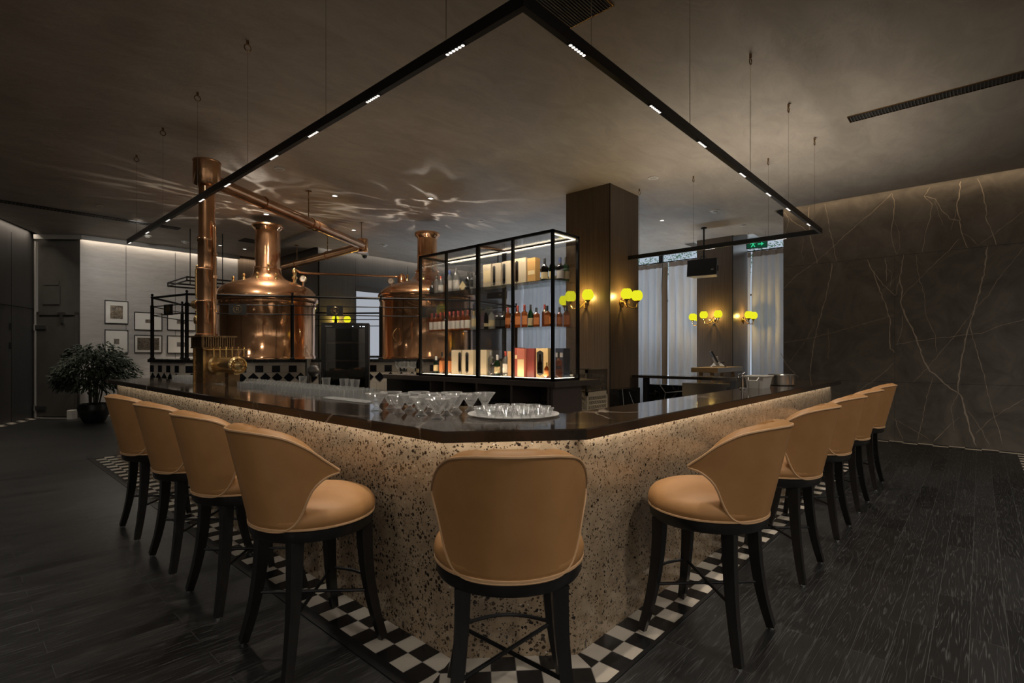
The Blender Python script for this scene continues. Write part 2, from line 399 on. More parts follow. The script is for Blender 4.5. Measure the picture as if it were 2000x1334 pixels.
VEINS = [(2,[(2.73,4.11),(2.61,3.95),(2.46,3.81),(2.33,3.7)]),(1,[(2.75,4.12),(2.64,3.96),(2.73,3.62),(2.76,3.34)]),(2.5,[(2.31,4.13),(2.32,4.0),(2.32,3.92),(2.29,3.59),(2.26,3.43),(2.22,3.27),(2.18,3.08)]),(1.5,[(2.06,4.14),(2.02,3.92),(1.98,3.65),(1.93,3.42),(1.88,3.08)]),(1.5,[(1.09,4.13),(1.28,3.92),(1.52,3.73),(1.8,3.48),(2.19,3.12),(2.5,2.92),(2.76,2.65)]),(1.8,[(1.08,4.12),(1.05,3.96),(1.07,3.68),(1.1,3.51),(1.08,3.3),(1.02,3.1)]),(0.8,[(1.05,3.68),(0.99,3.46),(0.98,3.18),(1.02,3.09)]),(1.5,[(0.59,4.12),(0.63,4.05),(0.67,3.99),(0.57,3.85),(0.59,3.63),(0.65,3.37),(0.69,3.09)]),(2,[(0.67,3.99),(0.53,3.91),(0.44,3.72),(0.35,3.57),(0.24,3.52)]),(0.8,[(0.53,3.89),(0.44,3.49)]),(3,[(0.22,4.13),(0.24,3.93),(0.27,3.71),(0.23,3.54),(0.22,3.34),(0.14,3.08)]),(1.2,[(0.22,3.34),(0.11,3.24),(0.01,3.1)]),(0.8,[(0.27,3.71),(0.33,3.39)]),(2,[(0.03,4.13),(-0.03,3.92),(-0.07,3.64),(-0.07,3.48),(-0.13,3.31),(-0.18,3.08)]),(1.2,[(-0.58,3.62),(-0.48,3.54),(-0.29,3.38),(-0.13,3.23),(0.01,3.11)]),(1.2,[(0.24,3.24),(0.35,3.08),(0.53,2.9),(0.72,2.67),(0.88,2.49),(0.97,2.32)]),(0.8,[(2.4,3.6),(2.43,3.3),(2.4,3.08)]),(0.8,[(2.36,3.29),(2.5,3.09)]),(3,[(1.95,3.06),(1.98,2.79),(2.06,2.38),(2.16,2.01),(2.24,1.59),(2.29,1.13),(2.3,0.74)]),(3,[(1.43,3.06),(1.34,2.83),(1.28,2.61),(1.18,2.29),(1.11,2.03),(1.12,1.75),(1.1,1.54),(1.05,1.47)]),(2,[(1.32,2.81),(1.21,2.62),(1.05,2.42)]),(2,[(1.18,3.06),(1.16,2.89),(1.16,2.67)]),(1.2,[(1.16,2.89),(1.08,2.79),(1.11,2.56)]),(2.5,[(0.93,3.08),(0.98,2.69),(1.04,2.42)]),(4,[(0.98,2.67),(0.95,2.51),(0.97,2.31),(0.92,2.1),(0.8,1.81),(0.73,1.57),(0.67,1.33),(0.59,1.17),(0.48,1.07),(0.38,0.94),(0.22,0.81),(0.18,0.59),(0.11,0.27),(0.04,0.04)]),(1.2,[(0.77,3.07),(0.75,2.77),(0.67,2.42),(0.65,2.08),(0.53,1.74),(0.51,1.47)]),(3.5,[(-0.09,3.08),(-0.04,2.65),(0.05,2.18),(0.14,1.83),(0.2,1.44),(0.24,1.11),(0.25,0.84)]),(1.5,[(0.11,1.89),(0.05,1.53),(-0.03,1.21),(-0.09,0.83),(-0.15,0.55),(-0.25,0.1)]),(1.2,[(2.77,1.65),(2.26,1.74),(1.64,1.91),(1.06,2.1)]),(1.2,[(1.04,1.6),(0.64,1.68),(0.25,1.73),(-0.01,1.76),(-0.2,1.86),(-0.48,1.94),(-0.67,1.98)]),(1,[(-0.48,3.01),(-0.22,2.6),(-0.09,2.33),(0.05,2.15),(0.25,1.8),(0.43,1.52),(0.61,1.25),(0.8,0.99)]),(1.5,[(1.05,1.31),(1.16,1.17),(1.34,1.0),(1.58,0.77)]),(2,[(2.79,1.47),(2.68,1.24),(2.48,1.02)]),(1,[(2.22,1.97),(2.4,1.63),(2.64,1.29)]),(1.2,[(2.01,1.91),(1.99,1.62),(2.01,1.36)]),(1.2,[(0.56,1.08),(0.63,0.76),(0.68,0.45),(0.75,0.05)]),(1.2,[(-0.64,0.94),(-0.48,0.79),(-0.25,0.59),(-0.11,0.45),(0.05,0.23)]),(1.2,[(0.24,0.47),(0.41,0.25),(0.55,0.04)]),(1.2,[(0.14,0.57),(0.05,0.43),(-0.11,0.07)]),(1.2,[(1.05,0.38),(0.97,0.11),(0.94,0.03)]),(0.8,[(1.08,0.38),(0.83,0.23),(0.61,0.08)]),(1.2,[(0.94,2.1),(0.95,1.85),(1.02,1.61)]),(1,[(0.25,0.84),(0.34,0.61),(0.3,0.25)])]
# ------------------------------------------------------------------ the room
ZC = 4.13
mb = MB(); mb.box(-6.8,-7.2,-.08, 13.9,16.4,0); struct(mb, 'floor', MT['floor'], 0)
LW0, LW1 = (1.38,15.95), (-6.6,.47)          # the dark panelled wall on the left
inner = [(10.46,-6.9),(10.46,2.86),(13.12,2.86),(13.12,3.75),(12.15,3.75),(12.15,5.35),(13.12,5.35),(13.12,12.36),(6.28,12.36),(6.28,14.98),(2.14,14.98),(1.45,15.67),(-6.44,.33),(-6.44,-6.9)]
mb = MB(); mb.prism(inner, ZC, ZC+.13); struct(mb, 'ceiling', MT['plaster'], 0)
mb = MB(); mb.box(-6.8,-7.2,4.32, 13.9,16.4,4.42); struct(mb, 'roof', MT['offwhite'], 0)

def wall_seg(name, a, b, t, z0, z1, mat, side=1):
    ax, ay = a; bx, by = b; l = math.hypot(bx-ax, by-ay); nx, ny = -(by-ay)/l*t*side, (bx-ax)/l*t*side
    mb = MB(); mb.prism([(ax,ay),(bx,by),(bx+nx,by+ny),(ax+nx,ay+ny)], z0, z1)
    return struct(mb, name, mat, 0)
# marble wall on the right: slabs, seams and the veins that run over them
mb = MB(); XW = 10.62
mb.box(XW,-7,0, XW+.2,2.74,4.32)
mb.k = 1
rv = random.Random(3)
for w, pl in VEINS:
    pts = []
    for (y0,z0),(y1,z1) in zip(pl, pl[1:]):
        n = max(2, int(math.hypot(y1-y0, z1-z0)/.05))
        for i in range(n):
            t = i/n; j = 0 if (i == 0 and not pts) else .009
            pts.append((y0+(y1-y0)*t+rv.uniform(-j,j), z0+(z1-z0)*t+rv.uniform(-j,j)))
    pts.append(pl[-1])
    rows = []
    for i, (y, z) in enumerate(pts):
        a = pts[max(i-1,0)]; c = pts[min(i+1,len(pts)-1)]
        dy, dz = c[0]-a[0], c[1]-a[1]; l = math.hypot(dy,dz) or 1
        hw = w*.0022*rv.uniform(.5,1.4)*(.5 if i in (0,len(pts)-1) else 1)
        z = min(z, 4.28)
        rows.append([(XW-.0012, y-dz/l*hw, max(z+dy/l*hw,.005)), (XW-.0012, y+dz/l*hw, max(z-dy/l*hw,.005))])
    mb.grid(rows)
mb.k = 2
for z in (3.077, .98): mb.box(XW-.001,-7,z-.002, XW+.01,2.74,z+.002)
for y in (1.05,-1.6,-4.2): mb.box(XW-.001,y-.0015,.0, XW+.01,y+.0015,3.075)
struct(mb, 'wall_right', [MT['wallmarble'], MT['vein'], MT['dark_interior']], 0)
mb = MB(); mb.box(XW+.2,2.5,0, 13.9,2.74,4.32); struct(mb, 'wall_return', MT['darkpanel'], 0)
mb = MB(); mb.box(6.42,12.5,0, 13.9,12.75,4.32)
mb.k = 1
for x in (6.42, 7.48, 9.2, 10.9):
    mb.box(x-.004,12.493,0, x+.004,12.5,4.02)
struct(mb, 'wall_back', [MT['darkpanel'], MT['dark_interior']], 0)
mb = MB(); mb.box(6.42,12.75,0, 6.6,15.14,4.32); struct(mb, 'wall_side', MT['darkpanel'], 0)
mb = MB(); mb.box(2.09,15.14,0, 5.45,15.34,4.32)
mb.k = 1
for x in (2.94,3.96,4.92): mb.box(x-.004,15.136,0, x+.004,15.14,4.02)
struct(mb, 'wall_left', [MT['greyveneer'], MT['dark_interior']], 0)
mb = MB(); mb.box(5.45,15.14,0, 6.6,15.34,4.32); struct(mb, 'wall_recess', MT['veneer'], 0)
mb = MB()
for a, b in (((2.09,15.135),(5.45,15.135)),):
    mb.box(a[0],14.985,4.03, b[0],15.02,4.13)
mb.prism([(2.09,14.985),(1.36,15.72),(1.39,15.745),(2.12,15.01)], 4.03, 4.13)
struct(mb, 'trim_5', MT['offwhite'], 0)
wall_seg('wall_door', (2.09,15.14), LW0, .2, 0, 4.32, MT['concrete'], -1)
o = wall_seg('wall_dark', LW0, LW1, .2, 0, 4.32, MT['darkpanel'], -1)
# seams, hinge-side shadow gap and small pulls on the dark wall
dl = Vector((LW1[0]-LW0[0], LW1[1]-LW0[1])).normalized(); nl = Vector((-dl.y, dl.x))
def onleft(t, z, out=0): p = Vector(LW0)+dl*t+nl*out; return (p.x, p.y, z)
mb = MB()
for t in (.9, 2.3, 3.7, 5.1):
    p, q = onleft(t-.006,0,.003), onleft(t+.006,0,.003); p2 = onleft(t-.006,0,-.02); q2 = onleft(t+.006,0,-.02)
    mb.prism([p[:2], q[:2], q2[:2], p2[:2]], 0, 4.02)
mb.prism([onleft(0,0,.003)[:2], onleft(12,0,.003)[:2], onleft(12,0,-.02)[:2], onleft(0,0,-.02)[:2]], 2.46, 2.475)
o2 = mb.build('panel_joint', MT['dark_interior'], o, 0)
for z in (1.62, 2.02):
    mb = MB(); c = onleft(.98, z, .02); mb.obox(c, (.03,.03,.14), atan2(dl.y,dl.x)); mb.build('pull_handle', MT['dark_interior'], o, 0)
def panelled(name, a, b, side):
    o = wall_seg(name, a, b, .2, 0, 4.32, MT['darkpanel'], side)
    ax, ay = a; bx, by = b; l = math.hypot(bx-ax, by-ay); dx, dy = (bx-ax)/l, (by-ay)/l; nx, ny = dy*side*-1*-1, -dx*side*-1*-1
    mb = MB(); rr = random.Random(5); t = .4
    while t < l-.8:
        w = rr.choice((.35,.6,1.1)); p = (ax+dx*t, ay+dy*t); q = (ax+dx*(t+w), ay+dy*(t+w))
        mb.prism([p, q, (q[0]+nx*.015, q[1]+ny*.015), (p[0]+nx*.015, p[1]+ny*.015)], .1, 3.9); t += w+rr.choice((.25,.5,.9,1.4))
    mb.build('added_wall_panel', MT['greyveneer'], o, 0)  # pale panels added for streaked reflections in the kettles
panelled('wall_far', LW1, (-6.6,-7), -1)
panelled('wall_rear', (-6.6,-7), (10.82,-7), -1)
# cold-room door in the corner: leaf, frame, two strap hinges, latch
dd = (Vector(LW0)-Vector((2.09,15.14))).normalized(); dn_ = Vector((dd.y,-dd.x))
if dn_.dot(Vector((-1,-1))) < 0: dn_ = -dn_
ang = atan2(dd.y, dd.x)
def ondoor(t, z, out=0): p = Vector((2.09,15.14))+dd*t+dn_*out; return (p.x,p.y,z)
dr = thing('door_1', None, None, ondoor(.5,0)); dr['kind'] = 'structure'
mb = MB(); mb.obox(ondoor(.5,1.16,.02), (.82,.05,2.25), ang); mb.build('door_leaf', MT['concrete'], dr, 20)
mb = MB()
for t in (.06,.94): mb.obox(ondoor(t,1.2,.015), (.05,.06,2.4), ang)
mb.obox(ondoor(.5,2.36,.015), (.93,.06,.06), ang); mb.build('door_frame', MT['concrete'], dr, 20)
for z in (2.05,.22):
    mb = MB(); mb.obox(ondoor(.88,z,.06), (.30,.03,.09), ang); mb.cyl(ondoor(1.0,z-.07,.06), ondoor(1.0,z+.07,.06), .025); mb.build('strap_hinge', MT['steel'], dr)
mb = MB(); mb.obox(ondoor(.36,2.24,.065), (.07,.05,.2), ang); mb.obox(ondoor(.36,2.36,.075), (.16,.04,.05), ang); mb.build('door_latch', MT['steel'], dr)
mb = MB(); mb.obox(ondoor(.66,2.78,.012), (.40,.012,.42), ang); mb.obox(ondoor(.66,3.06,.012), (.36,.012,.10), ang); mb.build('wall_hatch', MT['concrete'], dr, 20)
mb = MB(); mb.obox(ondoor(.985,2.0,.03), (.03,.06,4.0), ang); mb.build('edge_post', MT['offwhite'], dr, 20)

# window wall behind the curtains
for i, y0 in enumerate([2.74,4.7,6.66,8.62,10.56]):
    y1 = min(y0+1.95, 12.5)
    w = thing('window_%d' % (i+1), None, None, (13.6,(y0+y1)/2,0)); w['kind'] = 'structure'
    mb = MB()
    for a, b in ((y0,y0+.05),(y1-.05,y1)): mb.box(13.57,a,0,13.63,b,4.3)
    mb.box(13.57,y0+.05,0,13.63,y1-.05,.08); mb.box(13.57,y0+.05,4.24,13.63,y1-.05,4.3); mb.box(13.57,y0+.05,2.9,13.63,y1-.05,2.95)
    mb.build('window_frame', MT['blackmetal'], w, 0)
    mb = MB(); mb.box(13.597,y0+.05,.08,13.603,y1-.05,2.9); mb.box(13.597,y0+.05,2.95,13.603,y1-.05,4.24); mb.build('window_pane', MT['pane'], w, 0)
# leaves seen over the curtain heading, outside the glass
mb = MB(); rl = random.Random(11)
for i in range(3200):
    c = Vector((13.95+rl.random()*.5, 2.8+rl.random()*5.5, 3.6+rl.random()*.75)); u = Vector((rl.gauss(0,1),rl.gauss(0,1),rl.gauss(0,1))).normalized()*.035; w = u.orthogonal().normalized()*.018
    mb.add([c-u, c+w, c+u, c-w], [(0,1,2,3)])
tag(mb.build('hedge_foliage', simple('outdoor_leaf', (.10,.26,.12), .6), None, 0), 'green hedge leaves outside the window above the curtains', 'hedge', None, 'stuff')
# roller blind and its window in the back wall
bl = thing('window_6', None, None, (8.6,12.49,1.45)); bl['kind'] = 'structure'
mb = MB(); mb.box(7.50,12.475,1.40, 9.72,12.485,3.14); mb.build('blind_cloth', MT['blind'], bl, 0)
mb = MB(); mb.box(7.48,12.45,3.14, 9.74,12.5,3.24); mb.box(7.48,12.47,1.36, 9.74,12.5,1.40); mb.build('blind_box', MT['darkpanel'], bl, 0)

# columns
def column(name, x0, y0, x1, y1, z1):
    mb = MB(); mb.box(x0,y0,.0, x1,y1,z1); mb.k = 1
    mb.box(x0-.004,y0-.004,0, x0+.012,y0+.012,z1)
    mb.box(x0-.006,y0-.006,0, x1+.006,y1+.006,.1)
    return struct(mb, name, [MT['veneer'], MT['dark_interior']], 0)
column('column_1', 7.03,4.30,7.94,5.15,4.13)
column('column_2', 12.0,4.14,13.0,4.97,4.31)
mb = MB(); mb.box(6.44,12.465,0, 7.46,12.5,4.02); struct(mb, 'column_3', MT['darkpanel'], 0)

# ------------------------------------------------------------------ checker tile borders
def clip(poly, a, b):
    # keep the part of poly left of a->b
    out = []; n = len(poly)
    sd = lambda p: (b[0]-a[0])*(p[1]-a[1])-(b[1]-a[1])*(p[0]-a[0])
    for i in range(n):
        p, q = poly[i], poly[(i+1) % n]; sp, sq = sd(p), sd(q)
        if sp >= 0: out.append(p)
        if sp*sq < 0:
            t = sp/(sp-sq); out.append((p[0]+(q[0]-p[0])*t, p[1]+(q[1]-p[1])*t))
    return out
def checker(name, outline, origin, along, s0, s1, rows, tw, td, parity, z=.004):
    # outline: ccw polygon; tiles run along 'along' from origin, rows stack to its right-hand side
    ax, ay = along; px, py = ay, -ax
    mb = MB(); mb.k = 2
    mb.add([(x,y,z-.0015) for x,y in outline], [tuple(range(len(outline)))])
    g = .0016
    i0, i1 = math.floor(s0/tw), math.ceil(s1/tw)
    for i in range(i0, i1):
        for r in range(rows):
            q = [(origin[0]+ax*(a)+px*(b), origin[1]+ay*(a)+py*(b)) for a, b in ((i*tw+g,r*td+g),(i*tw+g,(r+1)*td-g),((i+1)*tw-g,(r+1)*td-g),((i+1)*tw-g,r*td+g))]
            ar = sum(q[k][0]*q[(k+1)%4][1]-q[(k+1)%4][0]*q[k][1] for k in range(4))
            if ar < 0: q.reverse()
            for k in range(len(outline)):
                q = clip(q, outline[k], outline[(k+1) % len(outline)])
                if len(q) < 3: break
            if len(q) < 3: continue
            mb.k = (i+r+parity) % 2
            mb.add([(x,y,z) for x,y in q], [tuple(range(len(q)))])
    return struct(mb, name, [MT['floor_white'], MT['floor_black'], MT['grout']], 0)
EY = 9.08
# along the left arm (X 1.40-1.62), the chamfer, and the right arm (Y 1.215-1.435)
checker('trim_1', [(1.40,1.762),(1.62,1.855),(1.62,EY),(1.40,EY)], (1.62,2.272), (0,-1), -7, .6, 2, .1115, .11, 1)
checker('trim_2', [(1.62,1.855),(1.40,1.762),(1.961,1.215),(2.05,1.435)], (1.62+.7154*.069,1.855-.6988*.069), (.7154,-.6988), -.4, .9, 2, .115, .11, 0)
checker('trim_3', [(1.961,1.215),(8.0,1.215),(8.0,1.435),(2.05,1.435)], (2.071,1.435), (1,0), -.3, 6, 2, .114, .11, 0)
mb = MB()
o1 = [(1.335,EY+.05),(1.335,1.735),(1.952,1.193),(8.0,1.193)]; o2 = [(1.40,EY+.03),(1.40,1.762),(1.961,1.215),(8.0,1.215)]
for i in range(3): mb.prism([o1[i],o1[i+1],o2[i+1],o2[i]], 0, .006)
mb.box(1.335,EY,0,1.66,EY+.05,.006)
struct(mb, 'trim_4', MT['blackmetal'], 0)
checker('baseboard_right', [(10.40,-.40),(10.615,-.40),(10.615,2.74),(10.40,2.74)], (10.40,-.4), (0,1), 0, 3.2, 2, .19, .11, 0)
checker('trim_6', [(4.0,-.62),(10.615,-.62),(10.615,-.40),(4.0,-.40)], (4,-.40), (1,0), 0, 6.7, 2, .114, .11, 0)
a, b = onleft(0,0,.0), onleft(10,0,.0); c, d = onleft(10,0,.22), onleft(0,0,.22)
checker('baseboard_left', [a[:2], d[:2], c[:2], b[:2]] if (lambda P: sum(P[k][0]*P[(k+1)%4][1]-P[(k+1)%4][0]*P[k][1] for k in range(4)))([a,d,c,b])>0 else [a[:2], b[:2], c[:2], d[:2]], d[:2], (dl.x,dl.y), 0, 10, 2, .19, .11, 0)
a, b = ondoor(0,0,0), ondoor(1.0,0,0); c, d = ondoor(1.0,0,.2), ondoor(0,0,.2)
P = [a[:2],b[:2],c[:2],d[:2]]
if sum(P[k][0]*P[(k+1)%4][1]-P[(k+1)%4][0]*P[k][1] for k in range(4)) < 0: P.reverse()
checker('baseboard_door', P, a[:2], (dd.x,dd.y), 0, 1, 2, .19, .1, 0)
checker('baseboard_back', [(2.2,14.93),(5.4,14.93),(5.4,15.13),(2.2,15.13)], (2.2,15.13), (1,0), 0, 3.3, 2, .19, .1, 0)

# ------------------------------------------------------------------ ceiling fittings
def grille(name, label, x0, y0, x1, y1, n, along='y'):
    g = thing(name, label, 'ceiling vent', ((x0+x1)/2,(y0+y1)/2,ZC-.012))
    mb = MB(); mb.box(x0,y0,ZC-.004,x1,y1,ZC-.001); mb.build('vent_backing', MT['dark_interior'], g, 0)
    mb = MB(); t = .012
    mb.box(x0-t,y0-t,ZC-.012,x1+t,y0,ZC-.001); mb.box(x0-t,y1,ZC-.012,x1+t,y1+t,ZC-.001); mb.box(x0-t,y0,ZC-.012,x0,y1,ZC-.001); mb.box(x1,y0,ZC-.012,x1+t,y1,ZC-.001)
    mb.build('vent_frame', MT['bronze'] if along == 'x' else MT['blackmetal'], g, 0)
    mb = MB()
    for i in range(n):
        if along == 'y': x = x0+(i+.5)*(x1-x0)/n; mb.box(x-.006,y0,ZC-.012,x+.006,y1,ZC-.004)
        else: y = y0+(i+.5)*(y1-y0)/n; mb.box(x0,y-.004,ZC-.012,x1,y+.004,ZC-.004)
    mb.build('vent_slats', simple('vent_slat', (.06,.055,.05), .5), g, 0); return g
grille('ceiling_grille', 'long narrow slot vent in the ceiling before the marble wall', 6.87,-3.2,7.03,1.1, 150, 'x')
grille('ceiling_grille', 'broad slatted ceiling vent above the front corner of the track light', 2.15,2.09,3.448,2.49, 17, 'x')
g = grille('ceiling_grille', 'long dark slot vent in the ceiling near the cold room door', -1.2,12.62,3.39,12.80, 90, 'y')
grille('ceiling_grille', 'small square ceiling vent behind the left kettle chimney', 4.70,12.62,5.06,13.0, 9, 'y')
dlp = None
def downlight(x, y, label, lit=True, r=.055):
    global dlp
    d = thing('downlight', label, 'ceiling light', (x,y,ZC-.01), 0, 'recessed ceiling downlights')
    mb = MB(); mb.lathe([(r*.72,-.0),(r,-.004),(r*1.05,0),(r*1.05,.009)], (x,y,ZC-.01), 20); mb.build('bezel', MT['white_plastic'], d)
    mb = MB(); mb.lathe([(0,.004),(r*.74,.004)], (x,y,ZC-.01), 20); mb.build('lens', MT['led_dim'] if lit else MT['offwhite'], d)
DL = [((3.268,7.501),'round ceiling disc left of the copper pipe above the kettles',False,.07), ((4.458,8.094),'round lit downlight right of the overhead pipe hanger',True,.055), ((5.638,7.006),'round lit downlight in front of the right kettle chimney',True,.055),
      ((7.26,3.681),'round pale ceiling disc above the column front edge',False,.075), ((9.685,4.723),'small lit downlight in the grey ceiling right of the column',True,.05),
      ((11.212,3.654),'unlit downlight between column and marble wall',False,.05), ((7.264,7.451),'small unlit disc right of the right kettle chimney',False,.05),
      ((4.595,13.895),'small lit downlight near the picture wall, left of a pair',True,.05), ((5.173,13.905),'small lit downlight near the picture wall, right of a pair',True,.05),
      ((5.967,10.032),'lit downlight beside the elbow of the copper pipes',True,.055), ((4.162,10.136),'lit downlight right above the left kettle chimney',True,.06),
      ((3.897,10.703),'pale ceiling disc between the tower cap and left kettle chimney',False,.08), ((1.9,11.8),'unlit downlight above the corridor by the slot vent',False,.055)]
for (x, y), lab, lit, r in DL: downlight(x, y, lab, lit, r)
for (x, y), lab in (((9.69,3.672),'white round smoke detector on the ceiling over the hanging speaker'), ((3.11,13.973),'white smoke detector nearest the cold room door'), ((3.889,14.067),'white smoke detector on ceiling left of the copper tower'), ((7.278,10.848),'white smoke detector between the two kettles near back wall')):
    s = thing('smoke_detector', lab, 'smoke detector', (x,y,ZC-.05))
    mb = MB(); mb.lathe([(0,-.05),(.035,-.05),(.05,-.035),(.055,-.02)], (x,y,ZC), 20); mb.build('sensor_cap', MT['white_plastic'], s)
    mb = MB(); mb.lathe([(.055,-.02),(.085,-.016),(.088,0)], (x,y,ZC), 20); mb.build('base', MT['white_plastic'], s)
cv = thing('security_camera', 'white dome security camera on ceiling right of the pipe elbow', 'security camera', (7.55,12.15,ZC-.14))
mb = MB(); mb.lathe([(.10,0),(.10,-.05),(.07,-.06)], (7.55,12.15,ZC), 20); mb.build('housing', MT['white_plastic'], cv)
mb = MB(); mb.sphere((7.55,12.15,ZC-.075), .065, 16, 10); mb.build('dome', MT['cap_black'], cv)
# ------------------------------------------------------------------ bar
base_out = [(1.62,8.87),(1.62,1.855),(2.05,1.435),(7.77,1.435)]
base_in = [(1.80,8.87),(1.80,1.93),(2.125,1.615),(7.77,1.615)]
mb = MB()
for i in range(3): mb.prism([base_out[i],base_out[i+1],base_in[i+1],base_in[i]][::1], 0, 1.045)
bb = mb.build('terrazzo_bar', MT['terrazzo'], None, 0)
tag(bb, 'polished tan terrazzo front of the L-shaped bar counter', 'bar')
mb = MB()
for (a, b) in (((1.70,8.85),(1.70,1.9)),): pass
top = [(1.505,8.90),(1.505,1.79),(2.02,1.36),(7.97,1.36),(7.97,1.805),(2.46,1.805),(2.42,2.45),(2.10,2.95),(2.10,8.90)]
b1 = .006
def inset(poly, d):
    n = len(poly); out = []
    for i in range(n):
        p0, p1, p2 = [Vector(poly[(i+k) % n]) for k in (-1,0,1)]
        a = (p1-p0).normalized(); c = (p2-p1).normalized()
        na = Vector((-a.y,a.x)); nc = Vector((-c.y,c.x))
        m = (na+nc); m = m/m.length; k = d/max(m.dot(na),.3)
        out.append(tuple(p1+m*k))
    return out
n = len(top); ti = inset(top, b1)
vs = [(x,y,1.048) for x,y in top]+[(x,y,1.10-b1) for x,y in top]+[(x,y,1.10) for x,y in ti]
fs = [tuple(reversed(range(n))), tuple(range(2*n,3*n))]
for k in (0,n):
    for i in range(n):
        j = (i+1) % n; fs.append((k+i,k+j,k+n+j,k+n+i))
mb.add(vs, fs)
for i in range(len(mb.f)-2*n, len(mb.f)-n): mb.m[i] = 1
tag(mb.build('bar_countertop', [MT['counter'], MT['counter_edge']], None, 0), 'dark veined marble worktop of the L-shaped bar', 'countertop')
# work shelf behind the left arm
ws = thing('work_shelf', 'low steel work shelf behind the left bar arm carrying rows of tumblers', 'shelf', (2.4,6.3,0))
mb = MB(); mb.box(2.12,3.55,1.0, 2.72,8.75,1.04); mb.build('shelf_board', MT['steel'], ws, 0)
mb = MB(); mb.box(2.14,3.6,0, 2.68,8.7,1.0); mb.build('cabinet_body', MT['blackmetal'], ws, 0)

# ------------------------------------------------------------------ bar stool
def make_stool():
    st = thing('bar_stool', '', 'bar stool', (0,0,0), 0, 'tan leather bar stools around the bar')
    # seat
    mb = MB(); mb.lathe([(0,.655),(.285,.655),(.298,.672),(.300,.695),(.292,.72),(.272,.743),(.235,.760),(.17,.774),(.09,.781),(0,.783)], (0,0,0), 40)
    seat = mb.build('seat', MT['leather'], st)
    mb = MB(); mb.ring((0,0,.660), .293, .0065, 48, 6); mb.build('seat_piping', MT['piping'], seat)
    # wooden seat ring
    mb = MB(); mb.lathe([(0,.595),(.268,.595),(.284,.600),(.290,.612),(.292,.650),(.284,.656),(0,.656)], (0,0,0), 40)
    mb.build('seat_ring', MT['blackwood'], st, 30)
    # wrap-around shell back
    def interp(tab, x):
        for i in range(len(tab)-1):
            (x0,y0),(x1,y1) = tab[i], tab[i+1]
            if x <= x1 or i == len(tab)-2:
                m0 = (tab[i+1][1]-tab[max(i-1,0)][1])/(tab[i+1][0]-tab[max(i-1,0)][0]); k = min(i+2,len(tab)-1); m1 = (tab[k][1]-tab[i][1])/(tab[k][0]-tab[i][0])
                h = x1-x0; t = (x-x0)/h
                return (2*t**3-3*t*t+1)*y0+(t**3-2*t*t+t)*h*m0+(-2*t**3+3*t*t)*y1+(t**3-t*t)*h*m1
    TT = [(0,1.111),(20,1.109),(38,1.098),(55,1.074),(70,1.022),(80,.968),(90,.916)]
    TB = [(0,.652),(30,.652),(40,.660),(50,.690),(58,.745),(64,.805),(70,.850),(80,.890),(90,.906)]
    def zt(p): return interp(TT, abs(p))
    def zb(p): return interp(TB, abs(p))
    def pos(p, z, off=0):
        h = max(0,(z-.65)/.45); a = radians(p)
        R = .292-.012*h+.034*(abs(p)/90)**4*h-off
        return (R*sin(a), -R*cos(a)-.118*h*(.42+.58*cos(a)), z)
    N = 48; M = 9; rows = []; edge_t = []; edge_b = []
    for i in range(N+1):
        p = -90+180*i/N; z0, z1 = zb(p), zt(p)
        th = .082*min(1, .20+ (z1-z0)/.28)
        gr = min(1, abs(cos(radians(p)*3.5))*3)
        pr = []
        for j in range(M+1):
            z = z0+(z1-z0)*j/M; pr.append(pos(p, z))
        edge_t.append(pr[-1]); edge_b.append(pr[0])
        k_ = min(1, (z1-z0)/.2); c = pos(p, z1+(.007+.004*gr)*k_, th*.20); d = pos(p, z1+(.011+.010*gr)*k_, th*.52); e = pos(p, z1+(.005+.009*gr)*k_, th*.88)
        pr += [c, d, e]
        for j in range(M, -1, -1):
            z = z0+(z1-z0)*j/M
            pr.append(pos(p, z-(.012 if j == M else 0), th*(1.0-.10*(1-gr))*(1 if j else .55)))
        rows.append(pr)
    mb = MB(); mb.grid(rows, cv=True)
    m_ = len(rows[0]); mb.f.append(tuple(range(m_))); mb.m.append(0); o = N*m_; mb.f.append(tuple(reversed(range(o,o+m_)))); mb.m.append(0)
    mb.f = [tuple(reversed(f)) for f in mb.f]
    back = mb.build('backrest', MT['leather'], st, 50)
    mb = MB(); loop = edge_t + edge_b[::-1]
    mb.tube([Vector(q)*1.0 for q in loop], .0060, 6, closed=True); mb.build('back_piping', MT['piping'], back)
    # legs
    for sx in (-1,1):
        for sy in (-1,1):
            pts = []; rr = []
            for i in range(9):
                t = i/8; d = .178+.062*t**2.2+.004*t
                pts.append((sx*d, sy*d, .60-.585*t)); rr.append(.030-.011*t)
            mb = MB(); mb.tube(pts, rr, 4, up=(1,0,0), square=True)
            lg = mb.build('leg', MT['blackwood'], st, 40)
            mb = MB(); mb.cyl((sx*.2435,sy*.2435,0),(sx*.2435,sy*.2435,.016), .014, .017, 10); mb.build('glide', MT['chrome'], lg)
    # crossed footrest
    def q(t): return .178+.062*t**2.2+.004*t
    z = .255; a = q((.60-z)/.585)
    mb = MB()
    for s in (-1,1):
        pts = []
        for i in range(17):
            t = -1+2*i/16; w = .035*(1-t*t)
            pts.append((s*a*t, a*t, z+.004*s)); 
        mb.tube(pts, .0085, 8)
    pts = [(-a+2*a*i/16, a+.075*sin(pi*i/16), z+.006) for i in range(17)]
    mb.tube(pts, .0085, 8)
    mb.build('footrest', MT['blackmetal'], st)
    return st
stool0 = make_stool()
